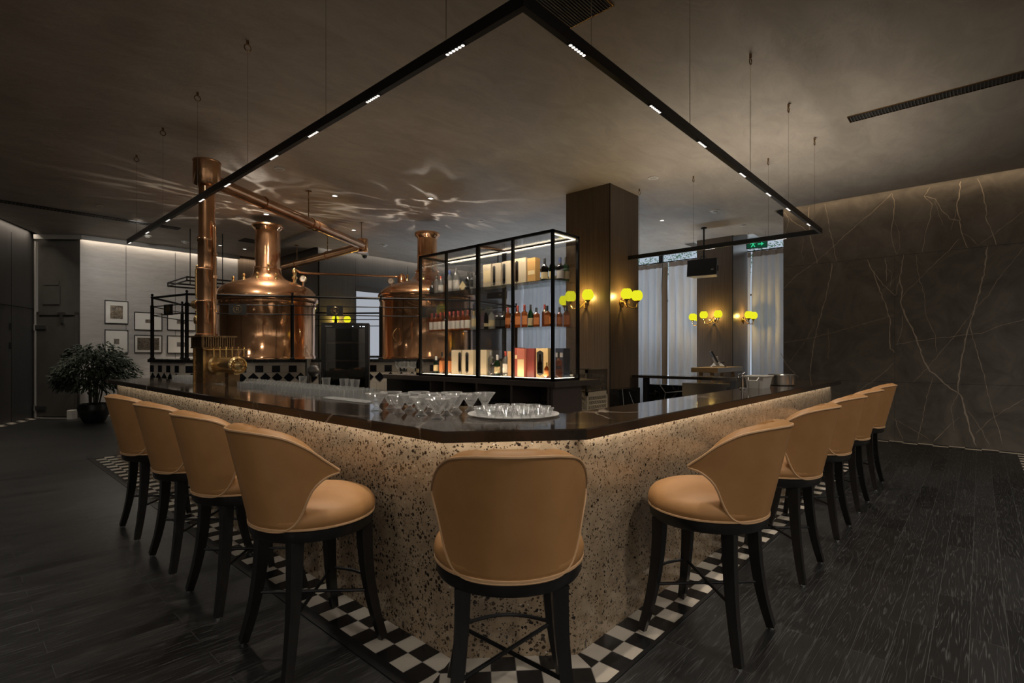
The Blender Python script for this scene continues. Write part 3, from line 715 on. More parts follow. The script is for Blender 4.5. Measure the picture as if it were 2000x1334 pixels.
ST = [(1.25,5.07,-90,'far left tan leather stool at the end of the left bar arm'), (1.25,4.15,-90,'tan leather stool on the left bar arm, second from its far end'),
      (1.25,3.32,-90,'tan leather stool on the left bar arm, one away from the nearest'), (1.25,2.48,-90,'nearest tan leather stool on the left bar arm, seat visible'),
      (1.531,1.405,-44.5,'tan leather stool with its back to us at the bar corner'), (2.69,1.06,0,'nearest tan leather stool on the right bar arm, seat visible'),
      (3.84,1.06,0,'tan leather stool on the right bar arm, second from the corner'), (4.88,1.06,0,'tan leather stool midway along the right bar arm'),
      (5.84,1.06,0,'tan leather stool on the right bar arm, second from its far end'), (6.87,1.06,0,'farthest tan leather stool on the right, before the marble wall')]
for i, (x, y, r, lab) in enumerate(ST):
    if i == 0: s = stool0; last = (x,y,r,lab)
    else: copy_tree(stool0, (x,y,0), radians(r), lab)
stool0.location = (last[0],last[1],0); stool0.rotation_euler = (0,0,radians(last[2])); stool0['label'] = last[3]

# ------------------------------------------------------------------ suspended track light
tr = thing('track_light', 'black U-shaped suspended track light hanging over the bar', 'pendant light', (1.75,1.52,3.0))
Z0, Z1, HW = 3.0, 3.062, .0165
mb = MB(); mb.box(1.735,1.504,Z0, 1.768,8.90,Z1); mb.build('rail', MT['blackmetal'], tr, 0)
mb = MB(); mb.box(1.768,1.504,Z0, 7.585,1.537,Z1); mb.build('rail', MT['blackmetal'], tr, 0)
mb = MB(); mb.box(7.585,1.504,Z0, 7.618,7.2,Z1); mb.build('rail', MT['blackmetal'], tr, 0)
mods = [(1.7515,y,1) for y in (1.98,2.73,3.48,4.12,5.11,5.81,6.98,7.87,8.80)]+[(x,1.5205,0) for x in (2.172,3.026,3.769,4.647,5.384,6.079,6.964)]+[(7.6015,y,1) for y in (1.99,2.95)]
for x, y, v in mods:
    mb = MB()
    l = .145 if v or y < 2 else .13
    if v: mb.box(x-.011,y-l/2,Z0-.004, x+.011,y+l/2,Z0)
    else: mb.box(x-l/2,y-.011,Z0-.004, x+l/2,y+.011,Z0)
    md = mb.build('spot_module', MT['blackmetal'], tr, 0)
    mb = MB()
    for i in range(6):
        d = (i-2.5)*l/6.2
        mb.lathe([(0,-.0065),(.0085,-.006),(.010,-.004)], (x, y+d, Z0) if v else (x+d, y, Z0), 10)
    mb.build('lens', MT['led'], md)
for x, y in [(1.7515,q) for q in (2.05,3.3,4.643,5.94,7.18,8.42)]+[(q,1.5205) for q in (2.3,3.55,4.853,6.09,7.266)]+[(7.6015,q) for q in (2.15,3.2,4.1)]:
    mb = MB(); mb.cyl((x,y,Z1),(x,y,ZC-.09), .0022, None, 6)
    w = mb.build('suspension_wire', MT['steel'], tr)
    mb = MB(); mb.ring((x,y,ZC-.062), .028, .005, 16, 6, Matrix.Rotation(pi/2,3,'X')@Matrix.Rotation(.6,3,'Z')); mb.cyl((x,y,ZC-.03),(x,y,ZC), .012, None, 8)
    mb.build('ceiling_hook', MT['bronze'], w)
# ------------------------------------------------------------------ tiled plinth, railing, kettles
PL = [(2.464,10.899),(2.708,9.795),(6.581,7.023),(8.15,7.22),(8.15,9.7),(6.5,11.75),(4.6,12.35),(3.25,12.05)]
pz = 1.355
tp = thing('kettle_plinth', 'raised tiled plinth with black and white diamond border under the kettles', 'plinth', (5.3,9.7,0))
mb = MB(); mb.prism(PL, 0, 1.302)
def tile_face(mb, a, b, out):
    a = Vector(a); b = Vector(b); l = (b-a).length; t = (b-a)/l; n = Vector((t.y,-t.x))*out
    def quad(pts, off):
        mb.add([(*(a+t*s+n*off), z) for s, z in pts], [tuple(range(len(pts)))])
    mb.k = 2
    for z in (1.25,1.128,.945,.80,.65): quad([(0,z-.0015),(l,z-.0015),(l,z+.0015),(0,z+.0015)], .0015)
    k = 0
    while k*.134 < l:
        quad([(k*.134-.0012,1.128),(k*.134+.0012,1.128),(k*.134+.0012,1.25),(k*.134-.0012,1.25)], .0015)
        quad([(k*.134-.0012,.3),(k*.134+.0012,.3),(k*.134+.0012,.945),(k*.134-.0012,.945)], .0015)
        if k % 2 == 0:
            mb.k = 1; s = k*.134+.003
            if s+.128 < l: quad([(s,1.131),(s+.128,1.131),(s+.128,1.247),(s,1.247)], .0025)
            mb.k = 2
        k += 1
    mb.k = 1; k = 0
    while k*.19+.19 < l:
        c = k*.19+.095
        quad([(c-.088,1.038),(c,.95),(c+.088,1.038),(c,1.126)], .0025); k += 1
tile_face(mb, PL[0], PL[1], 1); tile_face(mb, PL[1], PL[2], 1); tile_face(mb, PL[2], PL[3], 1)
mb.build('tiled_wall', [MT['white_tile'], MT['black_tile'], MT['grout']], tp, 0)
mb = MB(); mb.prism(inset(PL, -.035), 1.302, pz); mb.build('coping', MT['blackmarble'], tp, 0)

rl_ = thing('railing', 'black iron railing with ball finials around the copper kettles', 'railing', (5.3,9.7,pz))
PI_ = inset(PL, .03); mid = lambda i, t: tuple(Vector(PI_[i])*(1-t)+Vector(PI_[i+1])*t)
posts = [PI_[0], PI_[1], mid(1,.348), mid(1,.663), PI_[2], PI_[3], PI_[4], PI_[5], PI_[6], PI_[7]]
for x, y in posts:
    mb = MB(); mb.lathe([(0,0),(.045,0),(.045,.02),(.030,.03),(.030,.93),(.034,.94),(.018,.96),(.018,1.085),(.026,1.09),(.026,1.105),(.012,1.115),(.024,1.135),(.016,1.158),(0,1.165)], (x,y,pz), 12)
    mb.build('post', MT['ironrail'], rl_)
for z, r, nm in ((2.445,.020,'top_rail'),(2.285,.009,'middle_rail'),(2.13,.009,'middle_rail')):
    mb = MB()
    for i in range(len(PI_)):
        p, q = PI_[i], PI_[(i+1) % len(PI_)]; mb.cyl((*p,z),(*q,z), r, None, 8)
    mb.build(nm, MT['ironrail'], rl_)
fd = (Vector(PI_[2])-Vector(PI_[1])).normalized(); fn = Vector((fd.y,-fd.x))
def plaque(p, d, label):
    p = Vector(p); n = Vector((d.y,-d.x)); a = atan2(d.y,d.x)
    o = thing('sign_plaque', label, 'sign', (p.x,p.y,2.12))
    mb = MB(); mb.obox((p.x+n.x*.012,p.y+n.y*.012,2.207), (.275,.008,.185), a)
    for s in (-.1,.1):
        for z in (2.285,2.13): mb.obox((p.x+d.x*s,p.y+d.y*s,z), (.02,.024,.024), a)
    mb.build('board', MT['cap_black'], o, 0)
    M = Matrix.Rotation(a,3,'Z') @ Matrix.Rotation(pi/2,3,'X')
    c = Vector((p.x+n.x*.018,p.y+n.y*.018,2.207))
    mb = MB(); mb.ring(c, .066, .0035, 28, 6, M); mb.ring(c, .052, .0015, 28, 4, M)
    # letter-like mark inside the ring
    def loc(u, v): return c + Vector((d.x*u, d.y*u, v))
    mb.tube([loc(-.018,-.032),loc(-.018,.032)], .004, 6); mb.tube([loc(-.018,.032),loc(.012,.030),loc(.022,.016),loc(.010,.002),loc(-.018,0)], .004, 6)
    mb.tube([loc(-.006,0),loc(.010,-.014),(loc(.022,-.032))], .004, 6)
    mb.build('emblem', MT['brass'], o)
def onfront(t): return Vector(PI_[1])+(Vector(PI_[2])-Vector(PI_[1]))*t
plaque(onfront(.165), fd, 'black emblem plaque on the railing before the left kettle')
plaque(onfront(.497), fd, 'black emblem plaque on the railing above the bar fridge')
plaque(onfront(.845), fd, 'black emblem plaque on railing seen through the glass case')
ld = (Vector(PI_[1])-Vector(PI_[0])).normalized()
plaque(Vector(PI_[0])*.5+Vector(PI_[1])*.5, ld, 'black emblem plaque on the railing end left of the copper tower')

RV = Vector((.6718,-.7407)); FV = Vector((.7407,.6718))
def kettle(cx_, cy_, prof_body, prof_dome, prof_neck, prof_fl, label, gx, gz, gd, knobs, hx):
    k = thing('brew_kettle', label, 'brew kettle', (cx_,cy_,pz))
    mb = MB(); mb.lathe(prof_body, (cx_,cy_,0), 72); mb.build('body', MT['copper'], k, 50)
    mb = MB(); mb.lathe(prof_dome, (cx_,cy_,0), 72); dm = mb.build('dome', MT['copper'], k, 50)
    mb = MB(); mb.lathe(prof_neck, (cx_,cy_,0), 48); nk = mb.build('chimney', MT['copper'], k, 40)
    mb = MB(); mb.lathe(prof_fl, (cx_,cy_,0), 48); mb.build('flange', MT['copper'], k, 40)
    c = Vector((cx_,cy_))
    # rim band with rivets
    R = prof_body[-1][0]
    mb = MB()
    for i in range(40):
        a = 2*pi*i/40; mb.sphere((cx_+(R+.004)*cos(a), cy_+(R+.004)*sin(a), prof_body[-1][1]-.03), .010, 6, 4)
    mb.build('rivets', MT['copper'], k); 
    def surf(r):
        for (r0,z0),(r1,z1) in zip(prof_dome, prof_dome[1:]):
            if min(r0,r1) <= r <= max(r0,r1): return z0+(z1-z0)*((r-r0)/(r1-r0) if r1 != r0 else 0)
        return prof_dome[0][1]
    for u, w in knobs:
        p = c+RV*u-FV*w; z = surf((p-c).length)
        mb = MB(); mb.lathe([(0,-.02),(.035,-.02),(.030,.03),(.018,.05),(.022,.075),(.030,.09),(.018,.115),(0,.12)], (p.x,p.y,z), 14); mb.build('dome_valve', MT['brass'], dm)
    p = c+RV*gx; z = surf(abs(gx)); 
    mb = MB(); mb.cyl((p.x,p.y,z-.03),(p.x,p.y,gz-.05), .016); g = mb.build('gauge_stem', MT['copper'], k)
    M = Matrix.Rotation(atan2(FV.y,FV.x)-pi/2,3,'Z') @ Matrix.Rotation(pi/2,3,'X')
    f = Vector((p.x,p.y,gz))
    mb = MB(); mb.lathe([(0,-.02),(.066,-.02),(.066,.02),(.055,.024)], f, 24, M); mb.build('gauge_case', MT['brass'], g)
    mb = MB(); mb.lathe([(0,.018),(.056,.018)], f, 24, M)
    dl_ = mb.build('gauge_dial', MT['paper'], g)
    mb = MB()
    q = lambda u, v: f+M@Vector((u,v,.021))
    for i in range(9):
        a = radians(-30+30*i); mb.tube([q(.042*cos(a),.042*sin(a)), q(.052*cos(a),.052*sin(a))], .0018, 4)
    mb.tube([q(0,0), q(.03,.026)], .0025, 4); mb.build('gauge_marks', MT['cap_black'], g)
    # side door handle
    if hx is not None:
        u = hx*R; w = sqrt(max(R*R-u*u, .0001)); p = c+RV*u-FV*w
        nrm = (p-c).normalized()
        mb = MB(); mb.tube([(*(p+nrm*(.012+.07*sin(pi*i/10))+RV*(-.03*sin(pi*i/10))), 1.66+.26*i/10) for i in range(11)], .011, 8); mb.build('handle', MT['brass'], k)
    return k
K1 = (4.312,10.429); K2 = (6.556,8.252)
kettle(*K1, [(0,pz),(.89,pz),(.89,1.40),(.875,1.42),(.875,2.34),(.90,2.37),(.90,2.44)],
       [(.90,2.44),(.935,2.47),(.94,2.51),(.93,2.56),(.885,2.66),(.80,2.745),(.64,2.82),(.46,2.872),(.36,2.91),(.295,2.96),(.26,3.03),(.246,3.11)],
       [(.246,3.11),(.262,3.115),(.262,3.145),(.236,3.15),(.232,3.20),(.228,3.9)], [(.228,3.87),(.245,3.90),(.285,3.93),(.292,3.96),(.285,3.985),(.235,3.99),(.222,3.96)],
       'left copper brew kettle with tall flanged chimney behind the copper tower', .70, 2.93, 1, [(-.33,.28),(-.0,.42),(.12,.22),(.30,.30),(-.55,.25)], .88)
kettle(*K2, [(0,pz),(.925,pz),(.925,1.40),(.91,1.42),(.91,2.44),(.935,2.47),(.935,2.53)],
       [(.935,2.53),(.965,2.56),(.965,2.60),(.93,2.66),(.83,2.745),(.66,2.82),(.46,2.88),(.34,2.93),(.26,3.0),(.225,3.08)],
       [(.225,3.08),(.24,3.085),(.24,3.11),(.20,3.12),(.195,3.8)], [(.195,3.76),(.21,3.79),(.245,3.82),(.255,3.85),(.247,3.88),(.2,3.886),(.188,3.86)],
       'right copper brew kettle behind the glass display case', -.735, 2.915, 1, [(-.35,.25),(.0,.42),(.25,.35)], -.45)
# thin pipe joining the kettles, with its valve and fitting
tpipe = thing('transfer_pipe', 'thin copper pipe joining the domes of the two kettles', 'pipe', (4.668,10.036,2.8))
mb = MB(); mb.tube([(4.668,10.036,3.12),(4.74,9.96,3.06),(4.85,9.87,3.045),(6.213,8.63,3.0)], .022, 10); mb.build('pipe_run', MT['copper'], tpipe)
mb = MB(); mb.lathe([(.05,2.80),(.055,2.84),(.03,2.86),(.03,2.92),(.05,2.93),(.05,2.97),(.03,2.985),(.03,3.04),(.045,3.05),(.045,3.10),(.02,3.14),(0,3.16)], (4.668,10.036,0), 16); mb.build('valve', MT['brass'], tpipe)
mb = MB(); mb.lathe([(.09,2.76),(.095,2.82),(.085,2.95),(.06,3.04),(0,3.08)], (6.213,8.63,0), 18); mb.build('end_fitting', MT['copper'], tpipe)
sp = thing('drain_pipe', 'steel pipe with round valve standing before the tiled plinth', 'pipe', (4.20,8.52,0))
px_, py_ = 4.20, 8.52
mb = MB(); mb.cyl((px_,py_,0),(px_,py_,1.36), .05, None, 16); mb.cyl((px_+.16,py_-.12,0),(px_+.16,py_-.12,1.30), .035, None, 12); mb.build('pipe_run', MT['steel'], sp)
M = Matrix.Rotation(atan2(FV.y,FV.x)-pi/2,3,'Z') @ Matrix.Rotation(pi/2,3,'X')
mb = MB(); mb.lathe([(0,0),(.10,0),(.10,.05),(.07,.06),(0,.06)], (px_+.05,py_-.12,1.16), 24, M); mb.build('round_valve', MT['steel'], sp)
# overhead copper duct
od = thing('overhead_duct', 'fat copper duct running from the tower cap across the ceiling', 'pipe', (2.3,6.97,3.4))
A, B_, Cc = Vector((2.24,6.933,3.55)), Vector((5.8,9.4,3.67)), Vector((5.9,14.98,3.69))
mb = MB(); mb.cyl(A, B_, .083, None, 24); mb.build('duct_section', MT['oldcopper'], od)
mb = MB(); mb.cyl(B_, Cc, .083, None, 24); mb.build('duct_section', MT['oldcopper'], od)
mb = MB(); mb.lathe([(0,-.14),(.10,-.14),(.105,-.13),(.105,.13),(.10,.14),(0,.14)], B_, 24); mb.build('elbow_box', MT['copper'], od)
for p, q, t in ((A,B_,.22),(A,B_,.52),(A,B_,.56),(B_,Cc,.27),(B_,Cc,.55),(B_,Cc,.97)):
    c = p+(q-p)*t; d = (q-p).normalized(); mb = MB(); mb.cyl(c-d*.012, c+d*.012, .094, None, 24); mb.build('clamp', MT['oldcopper'], od)
for p, q, t in ((A,B_,.505),(A,B_,.985),(B_,Cc,.27),(B_,Cc,.55)):
    c = p+(q-p)*t; mb = MB(); mb.cyl((c.x,c.y,c.z+.08),(c.x,c.y,ZC), .010, None, 8); mb.cyl((c.x,c.y,ZC-.01),(c.x,c.y,ZC), .05, None, 12); mb.build('hanger_rod', MT['bronze'], od)
# copper beer tower on the left arm
tw = thing('beer_tower', 'tall copper beer tower with slatted crown standing on left bar arm', 'beer tower', (2.17,6.83,1.10))
mb = MB(); mb.box(2.03,6.66,1.10, 2.33,7.00,1.515); mb.k = 1
for x, y in ((2.03,6.66),(2.33,6.66),(2.03,7.00)): mb.box(x-.012,y-.012,1.10, x+.012,y+.012,1.515)
mb.build('base_cabinet', [MT['bronze'], MT['brass']], tw, 0)
cr = MB(); cr.box(1.985,6.61,1.645, 2.375,7.05,1.662); cr.box(2.0,6.625,1.515, 2.36,7.035,1.53); cr.box(2.06,6.68,1.53,2.30,6.98,1.645)
crown = cr.build('crown', MT['bronze'], tw, 0)
mb = MB()
for i in range(14):
    t = (i+.5)/14
    mb.box(2.005+.35*t-.005,6.625,1.53, 2.005+.35*t+.005,6.655,1.645); mb.box(2.0,6.63+.4*t-.005,1.53, 2.03,6.63+.4*t+.005,1.645)
mb.build('crown_slats', MT['bronze'], crown, 0)
TX, TY = 2.12, 6.85
mb = MB(); mb.lathe([(.125,1.662),(.125,1.68),(.103,1.69),(.103,2.06),(.106,2.065),(.106,2.075),(.100,2.08),(.100,2.42),(.106,2.43),(.106,2.46),(.096,2.47),(.096,2.78),(.104,2.79),(.104,2.83),(.088,2.85),(.088,3.46)], (TX,TY,0), 32); mb.build('column_pipe', MT['copper'], tw, 40)
mb = MB(); mb.lathe([(0,3.44),(.10,3.44),(.135,3.455),(.146,3.48),(.146,3.735),(.150,3.738),(.150,3.75),(.140,3.75),(.135,3.70),(0,3.70)], (TX,TY,0), 36); mb.build('cap_drum', MT['oldcopper'], tw, 40)
mb = MB()
s = Vector((TX,TY))+RV*.105-FV*.03
mb.tube([(s.x,s.y,1.665),(s.x,s.y,2.95),(s.x-.015,s.y+.018,3.02),(s.x-.045,s.y+.05,3.05),(s.x-.07,s.y+.075,3.02),(s.x-.08,s.y+.085,2.9)], .024, 10)
for z in (1.95,2.35,2.62): mb.cyl((s.x,s.y,z),(s.x,s.y,z+.03), .034)
mb.build('side_pipe', MT['copper'], tw)
mb = MB(); s = Vector((TX,TY))-RV*.125
mb.tube([(s.x+.05,s.y-.055,2.52),(s.x,s.y,2.5),(s.x,s.y,2.12),(s.x+.05,s.y-.055,2.10)], .011, 8); mb.cyl((s.x,s.y,2.16),(s.x,s.y,2.46), .016); mb.build('sight_tube', MT['brass'], tw)
mb = MB(); gx_, gy_ = 2.06, 7.0
mb.lathe([(.03,1.662),(.03,1.675),(.016,1.69),(.016,1.80),(.035,1.82),(.04,1.87),(.03,1.90),(.018,1.92),(.02,1.96),(.028,1.965),(.018,1.98),(.018,2.0)], (gx_,gy_,0), 14)
mb.cyl((gx_-.0,gy_-.0,1.86),(gx_+.07,gy_-.08,1.86), .012); mb.sphere((gx_+.075,gy_-.085,1.86), .02, 10, 6)
gv = mb.build('gauge_valve', MT['brass'], tw)
M = Matrix.Rotation(atan2(RV.y,RV.x)-.5,3,'Z') @ Matrix.Rotation(pi/2,3,'Y')
mb = MB(); mb.lathe([(0,-.045),(.05,-.045),(.054,-.04),(.054,.04),(.05,.045),(0,.045)], (gx_,gy_,2.045), 24, M); mb.build('gauge_head', MT['brass'], gv)
MC = Matrix.Rotation(pi/2,3,'X')        # +z of the profile -> -Y
mb = MB(); mb.lathe([(0,0),(.115,0),(.115,.025),(.088,.03),(.088,.55),(.100,.56),(.100,.60),(.094,.605)], (2.18,6.66,1.32), 36, MC); hc = mb.build('tap_cylinder', MT['brass'], tw, 40)
mb = MB(); mb.lathe([(.094,.605),(.094,.62),(.078,.63),(.070,.615),(.05,.612),(.045,.632),(.02,.64),(0,.64)], (2.18,6.66,1.32), 36, MC)
for i in range(8):
    a = 2*pi*i/8; mb.sphere((2.18+.06*cos(a),6.66-.622,1.32+.06*sin(a)), .012, 8, 6)
mb.build('cylinder_end', MT['brass'], hc, 40)
mb = MB(); mb.box(2.12,6.16,1.04, 2.24,6.26,1.235); mb.build('cylinder_stand', MT['bronze'], tw, 0)
mb = MB(); mb.cyl((2.0,6.56,1.50),(2.46,6.56,1.50), .009, None, 8)
rod = mb.build('tap_rail', MT['brass'], tw)
for i in range(6):
    x = 2.10+.066*i
    mb = MB(); mb.lathe([(0,-.09),(.008,-.09),(.010,-.03),(.012,0),(.008,.02),(.014,.03),(0,.04)], (x,6.56,1.50), 8); mb.build('tap', MT['brass'], rod)
# hanging rack of black tube
hr = thing('hanging_rack', 'black tube rack hanging from the ceiling left of the copper tower', 'rack', (3.15,12.5,2.85))
mb = MB()
for z in (2.93,2.86): mb.tube([(3.15,12.55,z),(3.15,11.3,z),(4.5,11.3,z),(4.5,12.55,z)], .016, 8, closed=True)
for x in (3.15,4.5):
    for y in (11.3,12.55): mb.cyl((x,y,2.86),(x,y,2.93), .012, None, 8)
mb.build('frame', MT['ironrail'], hr)
for x, y in ((3.56,12.55),(4.2,12.55)):
    mb = MB(); mb.cyl((x,y,2.93),(x,y,ZC), .009, None, 8); mb.build('hanger_rod', MT['ironrail'], hr)
# ------------------------------------------------------------------ fridge
fr = thing('bar_fridge', 'black glass-door bar fridge standing between the two kettles', 'fridge', (3.9,6.75,0), atan2(6.427-6.784, 3.959-3.432))
fw, fdp, fh = .636, .50, 1.88     # local: x across the front, -y towards the front
mb = MB(); t = .03
mb.box(-fw/2,-fdp/2+.05,.05, -fw/2+t,fdp/2,fh); mb.box(fw/2-t,-fdp/2+.05,.05, fw/2,fdp/2,fh); mb.box(-fw/2+t,fdp/2-t,.05, fw/2-t,fdp/2,fh)
mb.box(-fw/2+t,-fdp/2+.05,fh-.06, fw/2-t,fdp/2-t,fh); mb.box(-fw/2+t,-fdp/2+.05,.05, fw/2-t,fdp/2-t,.12)
for sx in (-1,1):
    for sy in (-1,1): mb.box(sx*.27-.02,sy*.19-.02,0, sx*.27+.02,sy*.19+.02,.05)
mb.build('cabinet', MT['cap_black'], fr, 0, local=True)
mb = MB(); y0, y1 = -fdp/2, -fdp/2+.045; b = .055
mb.box(-fw/2,y0,.06,-fw/2+b,y1,fh); mb.box(fw/2-b,y0,.06,fw/2,y1,fh); mb.box(-fw/2+b,y0,fh-.075,fw/2-b,y1,fh); mb.box(-fw/2+b,y0,.06,fw/2-b,y1,.16)
dr_ = mb.build('door', simple('fridge_gloss_black', (.008,.008,.009), .12), fr, 0, local=True)
mb = MB(); mb.box(-fw/2+b,y0+.012,.16, fw/2-b,y0+.020,fh-.075); mb.build('door_glass', MT['smoked'], dr_, 0, local=True)
mb = MB(); mb.tube([(-fw/2+.028,y0-.0,.75),(-fw/2+.028,y0-.035,.78),(-fw/2+.028,y0-.035,1.2),(-fw/2+.028,y0,1.23)], .010, 8); mb.build('door_handle', MT['blackmetal'], dr_, local=True)
mb = MB(); mb.box(-fw/2+b,y0-.001,fh-.052,-fw/2+b+.09,y0,fh-.044); mb.build('name_strip', MT['steel'], dr_, 0, local=True)
mb = MB()
for x in (.10,.20,.235,.255): mb.box(x-.007,y0-.0015,fh-.055,x+.007,y0,fh-.041)
mb.build('control_lights', m_emit('control_led', (.9,.95,1), 1.5), dr_, 0, local=True)
for z in (.5,.85,1.1,1.35,1.6):
    mb = MB(); mb.box(-fw/2+t,-fdp/2+.07,z, fw/2-t,fdp/2-t,z+.006); mb.box(-fw/2+t,-fdp/2+.065,z-.008, fw/2-t,-fdp/2+.07,z+.014); mb.build('shelf', MT['steel'], fr, 0, local=True)
# ------------------------------------------------------------------ back-bar cabinet
cb = thing('back_bar_cabinet', 'dark back-bar cabinet with open cubbies under the glass case', 'cabinet', (5.1,5.5,0))
mb = MB(); mb.box(4.83,3.70,1.05, 5.80,4.10,1.115); mb.box(4.83,4.10,1.05, 5.50,6.45,1.115); mb.box(4.83,6.45,1.05, 5.30,7.22,1.115); mb.build('worktop', MT['bronze'] if False else simple('dark_bronze_laminate', (.10,.084,.076), .3), cb, 0)
cw = simple('cabinet_brown', (.115,.092,.085), .35)
mb = MB(); mb.box(5.44,3.76,0, 5.47,6.2,1.05); mb.box(4.87,3.76,0, 5.44,3.80,1.05); mb.box(4.89,3.80,.05, 5.44,6.2,.50); mb.box(4.87,6.05,0, 5.28,7.18,1.05); mb.build('carcass', [cw], cb, 0)
mb = MB(); mb.box(4.868,6.07,.02, 4.872,7.17,1.04); mb.build('side_panel', simple('gloss_black_panel', (.01,.01,.012), .15), cb, 0)
for y in (5.74,5.07,4.43,3.83):
    mb = MB(); mb.box(4.87,y-.018,.5, 5.43,y+.018,1.05); mb.build('divider', cw, cb, 0)
mb = MB(); mb.box(4.88,3.85,.80, 5.43,6.05,.815); mb.build('inner_shelf', MT['steel'], cb, 0)
for i, y in enumerate((3.85,4.59,5.33)):
    mb = MB(); mb.box(4.862,y+.005,.06, 4.885,y+.715,.78 if i < 2 else .70); d = mb.build('door', cw, cb, 0)
    mb = MB(); mb.box(4.85,y+.33,.66,4.862,y+.41,.675); mb.build('door_pull', MT['bronze'], d, 0)
# ------------------------------------------------------------------ glass display case
DX0, DX1, DY0, DY1, DZ0, DZ1 = 4.90, 5.454, 3.783, 6.373, 1.115, 2.945
dc = thing('display_case', 'black framed glass display case of spirits on the back-bar cabinet', 'display case', (5.18,5.08,DZ0))
w = .034
mb = MB()
for x in (DX0,DX1):
    for y in (DY0,5.086,DY1):
        hw = w/2 if y != 5.086 else w*.8
        yy = min(max(y,DY0+w/2),DY1-w/2)
        mb.box(x-w/2+(w/2 if x==DX0 else -w/2),yy-hw,DZ0, x+w/2+(w/2 if x==DX0 else -w/2),yy+hw,DZ1)
for z0, z1 in ((DZ0,DZ0+.032),(DZ1-.034,DZ1)):
    for x in (DX0,DX1-w): mb.box(x,DY0,z0,x+w,DY1,z1)
    for y in (DY0,5.086-w/2,DY1-w): mb.box(DX0+w,y,z0,DX1-w,y+w,z1)
for y in (4.444,5.749): mb.box(DX0,y-.016,DZ0+.03,DX0+w,y+.016,DZ1-.03)
mb.build('frame', MT['blackmetal'], dc, 0)
mb = MB(); mb.box(DX0+.012,DY0+w,DZ0+.032,DX0+.018,DY1-w,DZ1-.034); mb.build('front_pane', MT['pane'], dc, 0)
mb = MB(); mb.box(DX1-.018,DY0+w,DZ0+.032,DX1-.012,DY1-w,DZ1-.034); mb.build('back_pane', MT['pane'], dc, 0)
for y in (DY0+.014,DY1-.02):
    mb = MB(); mb.box(DX0+w,y,DZ0+.032,DX1-w,y+.006,DZ1-.034); mb.build('end_pane', MT['pane'], dc, 0)
mb = MB(); mb.box(DX0+w,DY0+w,DZ1-.022,DX1-w,DY1-w,DZ1-.016); mb.build('top_pane', MT['pane'], dc, 0)
S1, S2 = 1.785, 2.356
shelfm = m_pane('shelf_glass', (.86,.9,.88), .2)
for z in (S1,S2):
    mb = MB(); mb.box(DX0+w,DY0+w,z-.01,DX1-w,DY1-w,z); mb.build('glass_shelf', shelfm, dc, 0)
mb = MB(); mb.box(DX0+w,DY0+w,DZ0+.004,DX1-w,DY1-w,DZ0+.030); mb.build('floor_panel', MT['offwhite'], dc, 0)
mb = MB(); mb.box(DX0+w+.004,DY0+w+.01,DZ0+.030,DX0+w+.022,DY1-w-.01,DZ0+.038); mb.box(DX0+w+.03,DY0+w+.004,DZ0+.030,DX1-w-.03,DY0+w+.02,DZ0+.038); mb.build('base_led_strip', MT['ledwhite'], dc, 0)
mb = MB(); mb.box(DX0+w+.03,DY0+w+.002,DZ1-.046,DX1-w-.005,DY0+w+.010,DZ1-.036); mb.box(DX1-w-.012,DY0+w+.03,DZ1-.046,DX1-w-.004,DY1-w-.03,DZ1-.036); mb.build('top_led_strip', MT['ledwhite'], dc, 0)
for y in (4.50,5.70):
    mb = MB(); M = Matrix.Rotation(-pi/2,3,'Y'); mb.lathe([(0,0),(.014,0),(.014,.02),(.010,.024),(0,.024)], (DX0,y-.056 if y<5 else y+.049,1.95), 14, M); mb.build('door_knob', MT['steel'], dc)
FZ = DZ0+.030
# ------------------------------------------------------------------ bottles and boxes in the case
def arc_patch(mb, r, z0, z1, a0, half, n=8):
    mb.grid([[(r*cos(a0+half*(2*i/n-1)), r*sin(a0+half*(2*i/n-1)), z) for z in (z0,z1)] for i in range(n+1)])
SHAPE = dict(
 tall=[(0,0),(.90,0),(1,.015),(1,.62),(.96,.66),(.62,.74),(.36,.79),(.33,.90),(.33,.93)],
 wine=[(0,0),(.92,0),(1,.012),(1,.55),(.93,.62),(.55,.74),(.38,.80),(.36,.94)],
 stout=[(0,0),(.9,0),(1,.02),(1,.55),(.9,.64),(.5,.72),(.32,.78),(.32,.90)],
 square=[(0,0),(.95,0),(1,.015),(1,.60),(.93,.66),(.45,.73),(.30,.77),(.30,.90)],
 vodka=[(0,0),(.95,0),(1,.01),(1,.66),(.9,.74),(.5,.80),(.32,.84),(.32,.90)],
 squat=[(0,0),(.9,0),(1,.03),(1,.45),(.85,.58),(.4,.68),(.28,.74),(.28,.88)])
